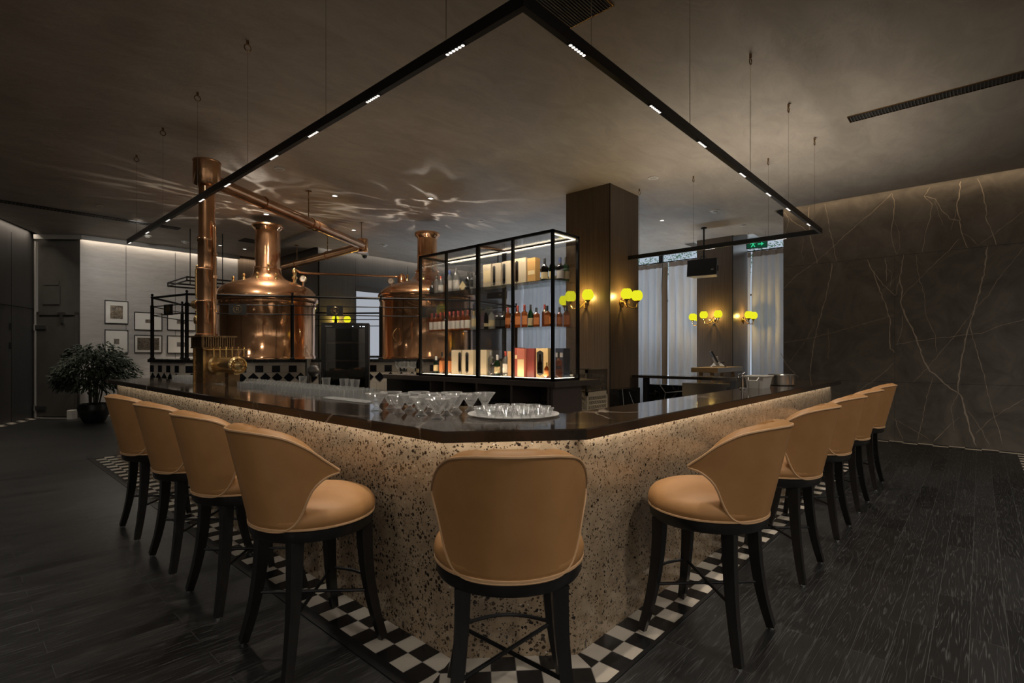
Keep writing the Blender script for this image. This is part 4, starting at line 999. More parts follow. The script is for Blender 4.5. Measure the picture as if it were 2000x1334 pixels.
def bottle(name, label, x, y, z, h, r, shape, glass, lab, cap, group, lz=(.18,.5), sq=False):
    b = thing(name, label, 'bottle', (x,y,z), 0, group)
    pr = [(a*r, c*h) for a, c in SHAPE[shape]]
    seg = 20
    mb = MB(); mb.lathe(pr, (0,0,0), seg)
    if sq:
        for i, (px, py, pz_) in enumerate(mb.v):
            if pz_ < .62*h and abs(px)+abs(py) > 1e-6:
                a = atan2(py,px)-.83; k = 1/max(abs(cos(a)),abs(sin(a))); k = min(k, 1.28); mb.v[i] = (px*k*.86, py*k*.86, pz_)
    mb.build('glass_body', MT[glass], b, 40, local=True)
    a0 = atan2(-y,-x)
    if lab:
        mb = MB(); R = r*1.006
        if sq:
            M = Matrix.Rotation(a0+pi/2,3,'Z'); mb.obox(M@Vector((0,-r*.90,(lz[0]+lz[1])/2*h)), (r*1.4,.003,(lz[1]-lz[0])*h), 0, M)
        else: arc_patch(mb, R, lz[0]*h, lz[1]*h, a0, 1.25)
        mb.build('label', MT[lab], b, 40, local=True)
    top = SHAPE[shape][-1]
    mb = MB(); c0 = top[1]*h-.02; cr_ = top[0]*r*1.12
    mb.lathe([(cr_,c0-.02),(cr_,h-.004),(cr_*.9,h),(0,h)], (0,0,0), 14); mb.build('cap', MT[cap], b, 40, local=True)
    return b
BX = 5.10
wl = [6.31,6.205,6.10,5.995,5.89,5.80,5.695,5.595,5.495]
g0 = None
for i, y in enumerate(wl):
    lab = 'amber whisky bottle with tall white label, %s from the left on the middle shelf' % ORD[i]
    if g0 is None: g0 = bottle('whisky_bottle', lab, BX, y, S1, .295, .042, 'tall', 'amber', 'label_white', 'cap_red', 'white-labelled whisky bottles on the middle shelf', (.12,.52))
    else: copy_tree(g0, (BX,y,S1), 0, lab)
GM = 'assorted bottles on the middle shelf'
mid_items = [
 (5.37,.28,.034,'tall','clear','label_cream','cap_gold','gold-labelled clear bottle right of the white-label row',(.2,.6),0),
 (5.115,.30,.032,'wine','darkglass','label_cream','cap_black','slim dark bottle first in the right bays, middle shelf',(.15,.3),0),
 (5.01,.31,.043,'stout','clear','label_cream','cap_black','clear bottle with cream label next to slim dark bottle',(.15,.42),0),
 (4.89,.255,.042,'square','darkglass','label_black','cap_black','square dark whiskey bottle with black label, left one',(.15,.5),1),
 (4.79,.245,.045,'square','darkglass','label_black','cap_black','square dark whiskey bottle with black label, right one',(.15,.5),1),
 (4.70,.29,.037,'tall','amber','label_orange','cap_red','red-capped amber bottle just left of the narrow case post',(.2,.5),0),
 (4.525,.30,.046,'square','amber','label_orange','cap_red','square amber bourbon right of the narrow post, middle shelf',(.15,.52),1),
 (4.405,.305,.046,'square','amber','label_orange','cap_red','square amber bourbon with red cap beside green-necked bottle',(.15,.52),1),
 (4.30,.30,.036,'wine','green','label_cream','cap_black','dark green bottle with cream label amid ambers, middle shelf',(.1,.42),0),
 (4.205,.255,.047,'square','amber','label_orange','cap_black','broad square amber bottle right of the green one',(.15,.5),1),
 (4.125,.295,.036,'tall','amber',None,'cap_red','tall amber bottle behind the broad square one',(.2,.5),0),
 (4.03,.27,.050,'square','amber','label_orange','cap_black','square amber bottle left of the corner post, middle shelf',(.12,.55),1),
 (3.945,.255,.040,'stout','amber','label_orange','cap_black','stout amber bottle tucked by the corner post, middle shelf',(.15,.5),0)]
for y, h, r, sh, gl, lb, cp, lab, lz, sq in mid_items: bottle('spirit_bottle', lab, BX+(.07 if 'behind' in lab else 0), y, S1, h, r, sh, gl, lb, cp, GM, lz, sq)
bottle('spirit_bottle', 'amber bottle right of the corner post on the middle shelf', 5.19, 3.90, S1, .25, .040, 'stout', 'amber', 'label_orange', 'cap_black', GM, (.15,.5), 0)
bottle('spirit_bottle', 'amber square bottle at the right end of the middle shelf', 5.30, 3.87, S1, .27, .048, 'square', 'amber', 'label_orange', 'cap_black', GM, (.12,.55), 1)
GT = 'bottles on the top shelf of the glass case'
top_items = [
 (5.10,6.30,.22,.045,'squat','darkglass','label_black','cap_black','squat dark bottle at the left end of the top shelf',(.2,.5),0),
 (5.10,6.19,.29,.042,'vodka','clear',None,'cap_black','clear plain bottle beside the squat dark one, top shelf',(.2,.5),0),
 (5.10,6.09,.28,.040,'vodka','clear','label_white','cap_red','red-capped clear bottle on the top shelf, left bay',(.2,.5),0),
 (5.16,6.01,.27,.038,'tall','clear','label_white','cap_silver','clear bottle half hidden behind the first narrow post',(.2,.5),0),
 (5.10,5.89,.345,.040,'vodka','clear','label_white','cap_blue','tall blue-capped clear vodka bottle, top shelf',(.2,.55),0),
 (5.10,5.745,.36,.052,'vodka','clear','label_white','cap_black','biggest frosted vodka bottle with black cap, top shelf',(.15,.5),0),
 (5.14,5.525,.285,.045,'stout','darkglass','label_black','cap_black','dark bottle behind pale diamond-shaped label, top shelf',(.2,.5),0),
 (5.10,5.40,.25,.040,'square','clear','label_black','cap_black','small clear bottle with black label left of the wide post',(.2,.6),1),
 (5.10,5.33,.27,.036,'tall','clear',None,'cap_black','clear slim bottle against the wide post, top shelf',(.2,.6),0),
 (5.10,4.07,.30,.046,'stout','darkglass','label_cream','cap_black','gold-marked dark bottle left of the corner post, top shelf',(.12,.4),0),
 (5.17,4.00,.33,.043,'stout','green','label_cream','cap_black','taller green bottle by the corner post, top shelf',(.12,.4),0),
 (5.20,3.90,.30,.048,'stout','darkglass','label_white','cap_blue','dark bottle with navy cap right of corner post, top shelf',(.12,.45),0),
 (5.30,3.885,.32,.045,'stout','green','label_cream','cap_black','green bottle with gold collar at right end, top shelf',(.12,.42),0)]
for x, y, h, r, sh, gl, lb, cp, lab, lz, sq in top_items: bottle('spirit_bottle', lab, x, y, S2, h, r, sh, gl, lb, cp, GT, lz, sq)
GB = 'bottles on the lit floor of the glass case'
bot_items = [
 (5.10,6.205,.27,.042,'stout','green','label_cream','cap_white','green gin bottle at the left end of the case floor',(.15,.5),0),
 (5.10,6.065,.33,.044,'tall','amber','label_orange','cap_black','left orange spiced-rum bottle on the case floor',(.1,.6),0),
 (5.10,5.865,.33,.044,'tall','amber','label_orange','cap_black','right orange spiced-rum bottle, beside the ivory boxes',(.1,.6),0),
 (5.10,5.02,.34,.042,'vodka','clear','label_black','cap_silver','clear tall bottle right of the ivory box, case floor',(.05,.3),0),
 (5.05,4.93,.24,.044,'square','darkglass','label_black','cap_black','black-label square bottle before the clear tall one',(.15,.6),1),
 (5.06,4.86,.29,.043,'stout','green','label_cream','cap_white','bright green bottle on case floor beside black-label one',(.15,.45),0),
 (5.12,4.76,.34,.045,'tall','clear','label_white','cap_red','clear bottle with red cap left of the wooden box',(.15,.5),0),
 (5.00,3.96,.20,.030,'stout','amber','label_orange','cap_gold','small amber bottle by the corner post, case floor',(.15,.5),0),
 (5.13,3.87,.33,.046,'square','rose','label_black','cap_black','square amber bottle with slanted black label before navy box',(.35,.48),1)]
for x, y, h, r, sh, gl, lb, cp, lab, lz, sq in bot_items: bottle('spirit_bottle', lab, x, y, FZ, h, r, sh, gl, lb, cp, GB, lz, sq)
GX = 'gift boxes in the glass case'
def giftbox(label, x, y, z, w_, h, d, mat, rz=0, slot=None, panel=None):
    b = thing('gift_box', label, 'gift box', (x,y,z), rz, GX)
    mb = MB(); mb.box(-d/2,-w_/2,0, d/2,w_/2,h); mb.build('carton', MT[mat], b, 0, local=True)
    if slot:
        c, hw = slot      # tall window with pointed ends, showing a dark bottle
        pts = [(c-hw,.14*h),(c,.07*h),(c+hw,.14*h),(c+hw,.86*h),(c,.93*h),(c-hw,.86*h)]
        mb = MB(); mb.add([(-d/2-.0015,py,pz_) for py, pz_ in pts], [tuple(range(6))]); wn = mb.build('window', MT['cap_black'], b, 0, local=True)
        mb = MB(); mb.lathe([(0,.16*h),(hw*.7,.16*h),(hw*.7,.5*h),(hw*.3,.62*h),(hw*.25,.8*h),(0,.8*h)], (0,0,0), 12); mb.v = [(-d/2-.003+min(q[0],0)*.25, q[1]+c, q[2]) for q in mb.v]; mb.build('bottle_in_window', MT['darkglass'], wn, 40, local=True)
    if panel:
        z0, z1, m_ = panel
        mb = MB(); mb.box(-d/2-.0015,-w_*.42,z0*h,-d/2,w_*.42,z1*h); mb.build('front_label', MT[m_], b, 0, local=True)
    return b
bx = 5.12
giftbox('plain ivory gift box, first on the top shelf right of the wide post', bx,5.07,S2,.15,.335,.10,'box_ivory',0,None,(.25,.75,'label_cream'))
giftbox('ivory gift box with dark window, second on the top shelf', bx,4.885,S2,.16,.33,.10,'box_ivory',0,(.045,.026))
giftbox('ivory gift box behind the narrow post, third on the top shelf', bx,4.70,S2,.16,.335,.10,'box_ivory',0,(.045,.028))
giftbox('ivory gift box with dark window right of the narrow post, top shelf', bx,4.455,S2,.19,.345,.10,'box_ivory',0,(.06,.030))
giftbox('golden brown gift box with pale band on the top shelf', bx,4.265,S2,.13,.325,.10,'box_gold',0,None,(.34,.5,'label_cream'))
giftbox('broad ivory gift box on the case floor, left of a pair', bx,5.70,FZ,.215,.36,.11,'box_ivory',0,(-.075,.034))
giftbox('broad ivory gift box on the case floor, right of a pair', bx,5.46,FZ,.235,.36,.11,'box_ivory',0,(.01,.034))
giftbox('narrow ivory gift box right of the wide post, case floor', bx,5.135,FZ,.12,.36,.11,'box_ivory')
giftbox('wooden gift box left of the narrow post on case floor', 5.16,4.67,FZ,.09,.34,.10,'box_wood')
giftbox('crimson gift box with cream tag right of narrow post', 5.16,4.54,FZ,.10,.385,.10,'box_red',0,None,(.62,.75,'label_cream'))
giftbox('salmon red gift box with bottle picture on the case floor', 5.09,4.42,FZ,.125,.375,.10,'box_pink',0,None,(.02,.62,'label_cream'))
giftbox('wine red gift box between salmon box and gold window box', 5.12,4.28,FZ,.125,.375,.10,'box_wine')
giftbox('gold window box showing an amber bottle, case floor', 5.14,4.105,FZ,.19,.375,.10,'box_tan',0,(.03,.055))
giftbox('navy blue gift box at the right end of the case floor', 5.28,3.92,FZ,.13,.375,.14,'box_navy',0,None,(.7,.85,'label_white'))
bottle('spirit_bottle','small dark bottle at the far right end of case floor',5.385,3.865,FZ,.09,.03,'squat','darkglass','label_white','cap_black',GB,(.2,.5),0)
tg = thing('price_card', 'pale diamond-shaped card leaning before the dark bottle on top shelf', 'card', (5.06,5.565,S2))
mb = MB(); mb.add([(5.06,5.565,S2+.0),(5.06,5.495,S2+.075),(5.06,5.565,S2+.15),(5.06,5.635,S2+.075),(5.066,5.565,S2),(5.066,5.495,S2+.075),(5.066,5.565,S2+.15),(5.066,5.635,S2+.075)], [(0,3,2,1),(4,5,6,7),(0,1,5,4),(1,2,6,5),(2,3,7,6),(3,0,4,7)]); mb.build('card_sheet', MT['label_cream'], tg, 0)
# champagne bottle and stemware at the left end of the cabinet
ch = bottle('champagne_bottle', 'dark champagne bottle with gold foil left of the glass case', 5.05,6.56,1.115,.335,.048,'wine','darkglass','label_cream','cap_gold','bottle beside the glass case',(.12,.3))
mb = MB(); mb.lathe([(.0195,.25),(.0205,.315),(.021,.335),(0,.338)], (0,0,0), 14); mb.build('gold_foil', MT['cap_gold'], ch, 40, local=True)
def make_wineglass(label, p):
    g = thing('wine_glass', label, 'wine glass', (0,0,0), 0, 'stemware on the cabinet end')
    mb = MB(); mb.lathe([(0,.0),(.034,0),(.034,.003),(.008,.010),(.0045,.02),(.0045,.09),(.012,.10)], (0,0,0), 18); mb.build('stem', MT['glass'], g)
    mb = MB(); mb.lathe([(.008,.098),(.028,.115),(.042,.145),(.044,.17),(.038,.21),(.0365,.21),(.042,.17),(.040,.146),(.026,.118),(.006,.103)], (0,0,0), 22); mb.build('bowl', MT['glass'], g)
    return g
wg = [(5.20,6.72),(5.07,6.72),(5.20,6.83),(5.07,6.83),(4.94,6.75),(4.94,6.86),(5.20,6.94),(5.07,6.94),(4.94,6.97),(5.10,7.05)]
g0 = make_wineglass('', None)
names = ['nearest the bottle at the back','nearest the bottle in the middle row','second at the back','second in the middle row','first in the front row','second in the front row','third at the back','third in the middle row','third in the front row','at the far left end']
for i, (x, y) in enumerate(wg):
    lab = 'stemmed wine glass by the champagne bottle, ' + names[i]
    if i == 0: g0.location = (x,y,1.115); g0['label'] = lab
    else: copy_tree(g0, (x,y,1.115), 0, lab)
# ------------------------------------------------------------------ glassware on the bar
fg = thing('cocktail_glass', '', 'cocktail glass', (0,0,0), 0, 'flared cocktail glasses at the bar corner')
mb = MB(); mb.lathe([(.011,.026),(.018,.034),(.043,.075),(.068,.108),(.0665,.109),(.041,.078),(.014,.038),(0,.034)], (0,0,0), 28); mb.build('bowl', MT['glass'], fg)
mb = MB(); mb.lathe([(0,0),(.036,0),(.034,.004),(.018,.018),(.012,.030),(0,.032)], (0,0,0), 28); mb.build('foot', MT['glass'], fg)
rowsG = [('front row', 1.80, [2.16,2.335,2.53,2.745]), ('second row', 1.93, [2.24,2.42,2.60,2.78]), ('third row', 2.05, [2.32,2.48,2.65]), ('back row', 2.17, [2.31,2.47]), ('rightmost spot', 2.29, [2.295])]
fst = True
for nm, x, ys in rowsG:
    for i, y in enumerate(ys[::-1]):
        lab = 'flared cocktail glass at the bar corner, %s from left in %s' % (ORD[i], nm)
        p = (x+.012*((i*7) % 3-1), y, 1.10)
        if fst: fg.location = p; fg['label'] = lab; fst = False
        else: copy_tree(fg, p, 0, lab)
ty = thing('glass_tray', 'round clear tray of small glass bowls on the bar corner', 'tray', (2.2,1.98,1.10))
mb = MB(); mb.lathe([(0,0),(.235,0),(.262,.010),(.260,.013),(.234,.004),(0,.004)], (2.19,1.975,1.10), 48); mb.build('plate', MT['glass'], ty)
sb = thing('glass_bowl', '', 'glass bowl', (0,0,0), 0, 'small glass bowls on the round tray')
mb = MB(); mb.lathe([(0,0),(.026,0),(.028,.004),(.044,.040),(.0425,.041),(.027,.008),(0,.006)], (0,0,0), 22); mb.build('bowl_shell', MT['glass'], sb)
mb = MB(); mb.ring((0,0,.041), .0435, .0014, 22, 5); mb.build('rim', MT['glass'], sb)
k = 0
for rr, nn, ph, ringn in ((0,1,0,'centre'),(.095,6,.2,'inner ring'),(.188,12,.05,'outer ring')):
    for i in range(nn):
        a = ph+2*pi*i/nn; p = (2.19+rr*cos(a), 1.975+rr*sin(a), 1.104)
        lab = 'low clear glass bowl in the %s of the round tray' % ringn
        if k == 0: sb.location = p; sb['label'] = lab; sb['group'] = 'small glass bowls on the round tray, centre'
        else: copy_tree(sb, p, 0, lab, 'small glass bowls on the round tray, '+ringn)
        k += 1
tb = None
def tumbler(p):
    global tb
    lab = 'clear glass tumbler in the crowded rows behind the left bar arm'
    if tb is None:
        mb = MB(); mb.lathe([(0,0),(.030,0),(.032,.006),(.037,.108),(.0355,.109),(.030,.012),(0,.012)], (0,0,0), 16)
        tb = mb.build('tumbler', MT['glass'], None, 40)
        tag(tb, lab, 'tumbler', 'tumblers in rows behind the left bar arm'); tb.location = p
        return
    c = tb.copy(); COL.objects.link(c); c.location = p
rt = random.Random(4)
for r_ in range(5):
    x = 2.17+.083*r_
    for i in range(34):
        y = 3.86+.083*i
        if x < 2.42 and 5.95 < y: break
        tumbler((x+rt.uniform(-.004,.004), y+rt.uniform(-.004,.004), 1.04))
for r_ in range(3):
    for i in range(16): tumbler((2.2+.085*r_, 7.16+.085*i, 1.04))
pg = None
for i, (x, y) in enumerate([(2.63,5.46),(2.63,4.95),(2.64,4.62),(2.63,4.50),(2.62,4.38)]):
    lab = 'tall pint glass rising behind the tumblers, %s from left' % ORD[i]
    if pg is None:
        mb = MB(); mb.lathe([(0,0),(.032,0),(.034,.01),(.030,.05),(.044,.165),(.0425,.166),(.027,.05),(0,.02)], (0,0,0), 20)
        pg = mb.build('pint_glass', MT['glass'], None, 40); tag(pg, lab, 'pint glass', 'pint glasses behind the left bar arm'); pg.location = (x,y,1.04)
    else:
        c = pg.copy(); COL.objects.link(c); c.location = (x,y,1.04); c['label'] = lab
dm_ = thing('drip_mat', 'ribbed clear glass mat along the inner edge of left bar arm', 'bar mat', (2.05,3.5,1.10))
mb = MB(); mb.box(2.0,3.22,1.10,2.09,3.82,1.104)
for i in range(24): mb.box(2.0,3.23+.025*i,1.104,2.09,3.238+.025*i,1.112)
mb.build('mat_sheet', MT['glass'], dm_, 0)
# ------------------------------------------------------------------ crates by the column
CW = simple('crate_dark_brown', (.10,.08,.06), .5)  # plain dark brown of the top crate
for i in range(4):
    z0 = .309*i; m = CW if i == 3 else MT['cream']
    lab = ['bottom cream crate, standing on the floor by the column','cream lattice crate second from the bottom by the column','cream lattice crate under the dark one by the column','dark lattice crate on top of the stack by the column'][i]
    c = thing('bottle_crate', lab, 'crate', (6.13,4.1,z0), 0, 'stacked bottle crates by the column')
    x0, x1, y0, y1, h = 5.87,6.39,3.95,4.26,.309
    mb = MB(); t = .012
    mb.box(x0,y0,z0,x1,y1,z0+.012)
    for a in ((x0,y0),(x1-.03,y0),(x0,y1-.03),(x1-.03,y1-.03)): mb.box(a[0],a[1],z0+.012,a[0]+.03,a[1]+.03,z0+h-.002)
    mb.box(x0,y0,z0+h-.05,x1,y0+t,z0+h-.002); mb.box(x0,y1-t,z0+h-.05,x1,y1,z0+h-.002); mb.box(x0,y0+t,z0+h-.05,x0+t,y1-t,z0+h-.002); mb.box(x1-t,y0+t,z0+h-.05,x1,y1-t,z0+h-.002)
    mb.build('crate_frame', m, c, 0)
    for nm in (0,1):
        mb = MB()
        rows_ = 4
        for r in range(rows_):
            za = z0+.014+r*.061; zb_ = za+.052
            if nm == 0:
                n_ = 10
                mb.box(x0+.03,y0+.002,za+.046,x1-.03,y0+.008,za+.060)
                for k in range(n_):
                    xa = x0+.03+(x1-x0-.06)*k/n_; xb = x0+.03+(x1-x0-.06)*(k+1)/n_
                    for p, q in (((xa,za),(xb,zb_)),((xb,za),(xa,zb_))): mb.tube([(p[0],y0+.005,p[1]),(q[0],y0+.005,q[1])], .0045, 4)
            else:
                n_ = 6
                mb.box(x0+.002,y0+.03,za+.046,x0+.008,y1-.03,za+.060)
                for k in range(n_):
                    ya = y0+.03+(y1-y0-.06)*k/n_; yb = y0+.03+(y1-y0-.06)*(k+1)/n_
                    for p, q in (((ya,za),(yb,zb_)),((yb,za),(ya,zb_))): mb.tube([(x0+.005,p[0],p[1]),(x0+.005,q[0],q[1])], .0045, 4)
        mb.build('lattice_side', m, c, 0)
    mb = MB(); mb.box(x1-.008,y0+.03,z0+.014,x1-.003,y1-.03,z0+.25); mb.box(x0+.03,y1-.008,z0+.014,x1-.03,y1-.003,z0+.25); mb.build('back_panel', m, c, 0)
# ------------------------------------------------------------------ rear service counter
sc_ = thing('service_counter', 'dark topped service counter closing the bar by the column', 'counter', (7.9,3.4,0))
mb = MB(); mb.box(7.66,2.60,1.056, 8.05,4.27,1.10); mb.build('worktop', simple('counter_dark_gloss', (.02,.017,.015), .12), sc_, 0)
mb = MB(); mb.box(7.72,4.02,0,7.80,4.10,1.056); mb.build('leg', MT['blackmetal'], sc_, 0)
mb = MB(); mb.box(7.72,2.64,0,7.78,2.70,1.056); mb.build('leg', MT['blackmetal'], sc_, 0)
mb = MB(); mb.box(7.655,2.575,.90,8.05,2.60,1.104); mb.build('end_plate', MT['steel'], sc_, 0)
mb = MB(); mb.box(7.70,2.75,.80,8.0,3.42,1.0); mb.build('ice_bin', MT['steel'], sc_, 0)
mp = thing('marble_dwarf_wall', 'low black marble wall with white honeycomb veins behind service counter', 'low wall', (8.2,3.3,0))
mb = MB(); mb.box(8.12,2.0,0,8.32,4.27,.93); mb.box(7.0,4.12,0,7.66,4.29,.90)
mb.k = 1
hx = [((2.0,.9),(2.35,.78)),((2.35,.78),(2.75,.84)),((2.75,.84),(3.1,.74)),((3.1,.74),(3.45,.86)),((3.45,.86),(3.9,.80)),((3.1,.74),(3.08,.45)),((2.35,.78),(2.3,.4)),((3.9,.80),(4.0,.93)),((3.9,.8),(3.95,.4))]
for (y0,z0),(y1,z1) in hx:
    l = math.hypot(y1-y0,z1-z0); dy, dz = (y1-y0)/l*.006, (z1-z0)/l*.006
    mb.add([(8.1185,y0-dz,z0+dy),(8.1185,y0+dz,z0-dy),(8.1185,y1+dz,z1-dy),(8.1185,y1-dz,z1+dy)], [(0,1,2,3)])
for (x0,z0),(x1,z1) in [((7.1,.9),(7.18,.35)),((7.3,.85),(7.55,.5)),((7.18,.6),(7.4,.3))]:
    l = math.hypot(x1-x0,z1-z0); dx, dz = (x1-x0)/l*.005, (z1-z0)/l*.005
    mb.add([(x0-dz,4.1185,z0+dx),(x0+dz,4.1185,z0-dx),(x1+dz,4.1185,z1-dx),(x1-dz,4.1185,z1+dx)], [(0,1,2,3)])
mb.build('marble_wall', [MT['blackmarble'], simple('white_vein', (.5,.5,.5), .3)], mp, 0)
# ------------------------------------------------------------------ tubs on the right arm
tub = thing('plastic_tub', 'white plastic food tub standing on the right bar arm', 'tub', (5.66,1.69,1.10))
mb = MB(); x0, x1, y0, y1 = 5.50,5.80,1.60,1.78
def tubgrid(mb, x0,x1,y0,y1,z0,z1,fl,t):
    o = [(x0,y0),(x1,y0),(x1,y1),(x0,y1)]; b_ = [(x0+fl,y0+fl),(x1-fl,y0+fl),(x1-fl,y1-fl),(x0+fl,y1-fl)]
    i_ = [(x0+t,y0+t),(x1-t,y0+t),(x1-t,y1-t),(x0+t,y1-t)]; ib = [(x0+fl+t,y0+fl+t),(x1-fl-t,y0+fl+t),(x1-fl-t,y1-fl-t),(x0+fl+t,y1-fl-t)]
    vs = [(*p,z0) for p in b_]+[(*p,z1) for p in o]+[(*p,z1) for p in i_]+[(*p,z0+t) for p in ib]
    fs = [(3,2,1,0),(12,13,14,15)]
    for k in (0,4,8):
        for i in range(4): j = (i+1)%4; fs.append((k+i,k+j,k+4+j,k+4+i))
    mb.add(vs, fs)
tubgrid(mb, x0,x1,y0,y1,1.10,1.225,.02,.004); mb.build('tub_body', MT['white_plastic'], tub, 0)
mb = MB(); mb.box(x0-.012,y0-.012,1.218,x1+.012,y0,1.228); mb.box(x0-.012,y1,1.218,x1+.012,y1+.012,1.228); mb.box(x0-.012,y0,1.218,x0,y1,1.228); mb.box(x1,y0,1.218,x1+.012,y1,1.228); mb.build('rim', MT['white_plastic'], tub, 0)
mb = MB(); mb.tube([(x0-.012,1.64,1.21),(x0-.05,1.65,1.18),(x0-.05,1.73,1.18),(x0-.012,1.74,1.21)], .006, 6); mb.build('tub_handle', MT['white_plastic'], tub)
pn = thing('steel_pan', 'round stainless pan with side handle standing on the right bar arm', 'pan', (6.28,1.64,1.10))
mb = MB(); mb.lathe([(0,0),(.128,0),(.135,.008),(.135,.115),(.140,.118),(.138,.12),(.131,.118),(.131,.01),(0,.006)], (6.28,1.64,1.10), 32); mb.build('pan_body', MT['steel'], pn)
mb = MB(); mb.tube([(6.38,1.555,1.18),(6.42,1.535,1.185),(6.43,1.57,1.185),(6.41,1.60,1.18)], .005, 6); mb.build('pan_handle', MT['steel'], pn)
fc = thing('bar_faucet', 'small chrome faucet on the right bar arm before the white tub', 'faucet', (5.27,1.73,1.10))
mb = MB(); mb.lathe([(0,0),(.028,0),(.028,.012),(.014,.02),(.014,.13)], (5.27,1.73,1.10), 16); mb.tube([(5.27,1.73,1.22),(5.27,1.73,1.245),(5.25,1.73,1.25),(5.17,1.735,1.245),(5.16,1.735,1.22)], .010, 8); mb.build('spout', MT['chrome'], fc)
mb = MB(); mb.tube([(5.27,1.73,1.245),(5.31,1.72,1.262)], .006, 6); mb.build('lever', MT['chrome'], fc)
# ------------------------------------------------------------------ trestle desk with till
td = thing('trestle_desk', 'tall plywood trestle desk carrying the till before the second column', 'desk', (10.1,4.0,0))
mb = MB(); mb.box(9.51,3.55,1.10, 10.85,4.05,1.19); mb.build('desk_top', [MT['plywood']], td, 0)
mb = MB(); mb.box(9.51,3.546,1.105, 10.85,3.55,1.186); mb.build('edge_strip', MT['greyply'], td, 0)
for x in (9.62,10.72):
    for s in (-1,1):
        mb = MB(); mb.tube([(x,3.80+s*.10,1.10),(x+.0,3.80+s*.30,0)], .028, 4, up=(1,0,0), square=True); mb.build('leg', MT['plywood'], td, 0)
    mb = MB(); mb.box(x-.02,3.62,.45,x+.02,3.98,.50); mb.build('brace', MT['plywood'], td, 0)
ps = thing('till', 'black touchscreen till on white stand on the trestle desk', 'till', (10.34,3.85,1.19), radians(-62))
mb = MB(); mb.grid([[(x,-.16,z) for x, z in ((-.14,0),(-.12,.025),(.10,.02),(.14,0))],[(x,.0,z) for x, z in ((-.13,0),(-.09,.075),(.05,.08),(.13,0))],[(x,.14,z) for x, z in ((-.14,0),(-.10,.035),(.10,.03),(.14,0))]])
mb.tube([(-.02,0,.06),(-.04,0,.13),(-.06,0,.20)], [.07,.045,.06], 10); mb.build('till_stand', MT['white_plastic'], ps, 50, local=True)
mb = MB(); M = Matrix.Rotation(radians(-28),3,'Y'); mb.obox((-.085,0,.20), (.03,.34,.25), 0, M); sc2 = mb.build('till_screen', MT['cap_black'], ps, 0, local=True)
mb = MB(); mb.box(.05,-.05,.08,.11,.05,.10); mb.build('card_reader', MT['cap_black'], ps, 0, local=True)
# ------------------------------------------------------------------ hanging speakers
def speaker(label, x, y, z, ang, s=1.0, tilt=-8):
    sp = thing('loudspeaker', label, 'loudspeaker', (x,y,z), radians(ang))
    w, h, d = .60*s, .36*s, .36*s
    T = Matrix.Rotation(radians(tilt),3,'X')
    mb = MB(); vs = [(-w/2,-d/2,-h/2),(w/2,-d/2,-h/2),(w*.40,d/2,-h*.36),(-w*.40,d/2,-h*.36),(-w/2,-d/2,h/2),(w/2,-d/2,h/2),(w*.40,d/2,h*.42),(-w*.40,d/2,h*.42)]
    mb.add([T@Vector(p) for p in vs], [(3,2,1,0),(4,5,6,7),(0,1,5,4),(1,2,6,5),(2,3,7,6),(3,0,4,7)]); mb.build('enclosure', simple('speaker_grey', (.055,.055,.057), .5), sp, 0, local=True)
    mb = MB(); mb.obox(T@Vector((0,-d/2-.006,0)), (w*.97,.012,h*.95), 0, T); g = mb.build('grille', MT['cap_black'], sp, 0, local=True)
    mb = MB(); mb.obox(T@Vector((w*.36,-d/2-.013,-h*.18)), (.05,.003,.028), 0, T); mb.build('badge', MT['offwhite'], g, 0, local=True)
    mb = MB(); mb.tube([T@Vector((w*.452,0,-.05)),T@Vector((w*.475,0,-.03)),T@Vector((w*.475,0,.05)),T@Vector((w*.455,0,.07))], .012, 6); mb.ring(T@Vector((w*.452,.0,.01)), .055, .008, 18, 6, T@Matrix.Rotation(pi/2,3,'Y')); mb.build('side_plate', MT['cap_black'], sp, local=True)
    mb = MB(); mb.box(-.05,-.04,h*.44,.05,.04,h*.44+.05); mb.cyl((0,0,h*.44+.04),(0,0,ZC-z), .017, None, 10); mb.tube([(-.06,0,h*.44+.02),(-.07,.02,h*.44+.12),(0,.03,h*.44+.15),(.07,0,h*.44+.05)], .008, 6); mb.cyl((0,0,ZC-z-.02),(0,0,ZC-z), .06, None, 14); mb.build('hanging_pole', MT['blackmetal'], sp, local=True)
    return sp
speaker('black loudspeaker hung from the ceiling before the second column', 10.87,4.35,3.24, -82)
speaker('smaller dark loudspeaker seen through the upper glass case', 9.6,9.2,2.98, -80, .8, -6)
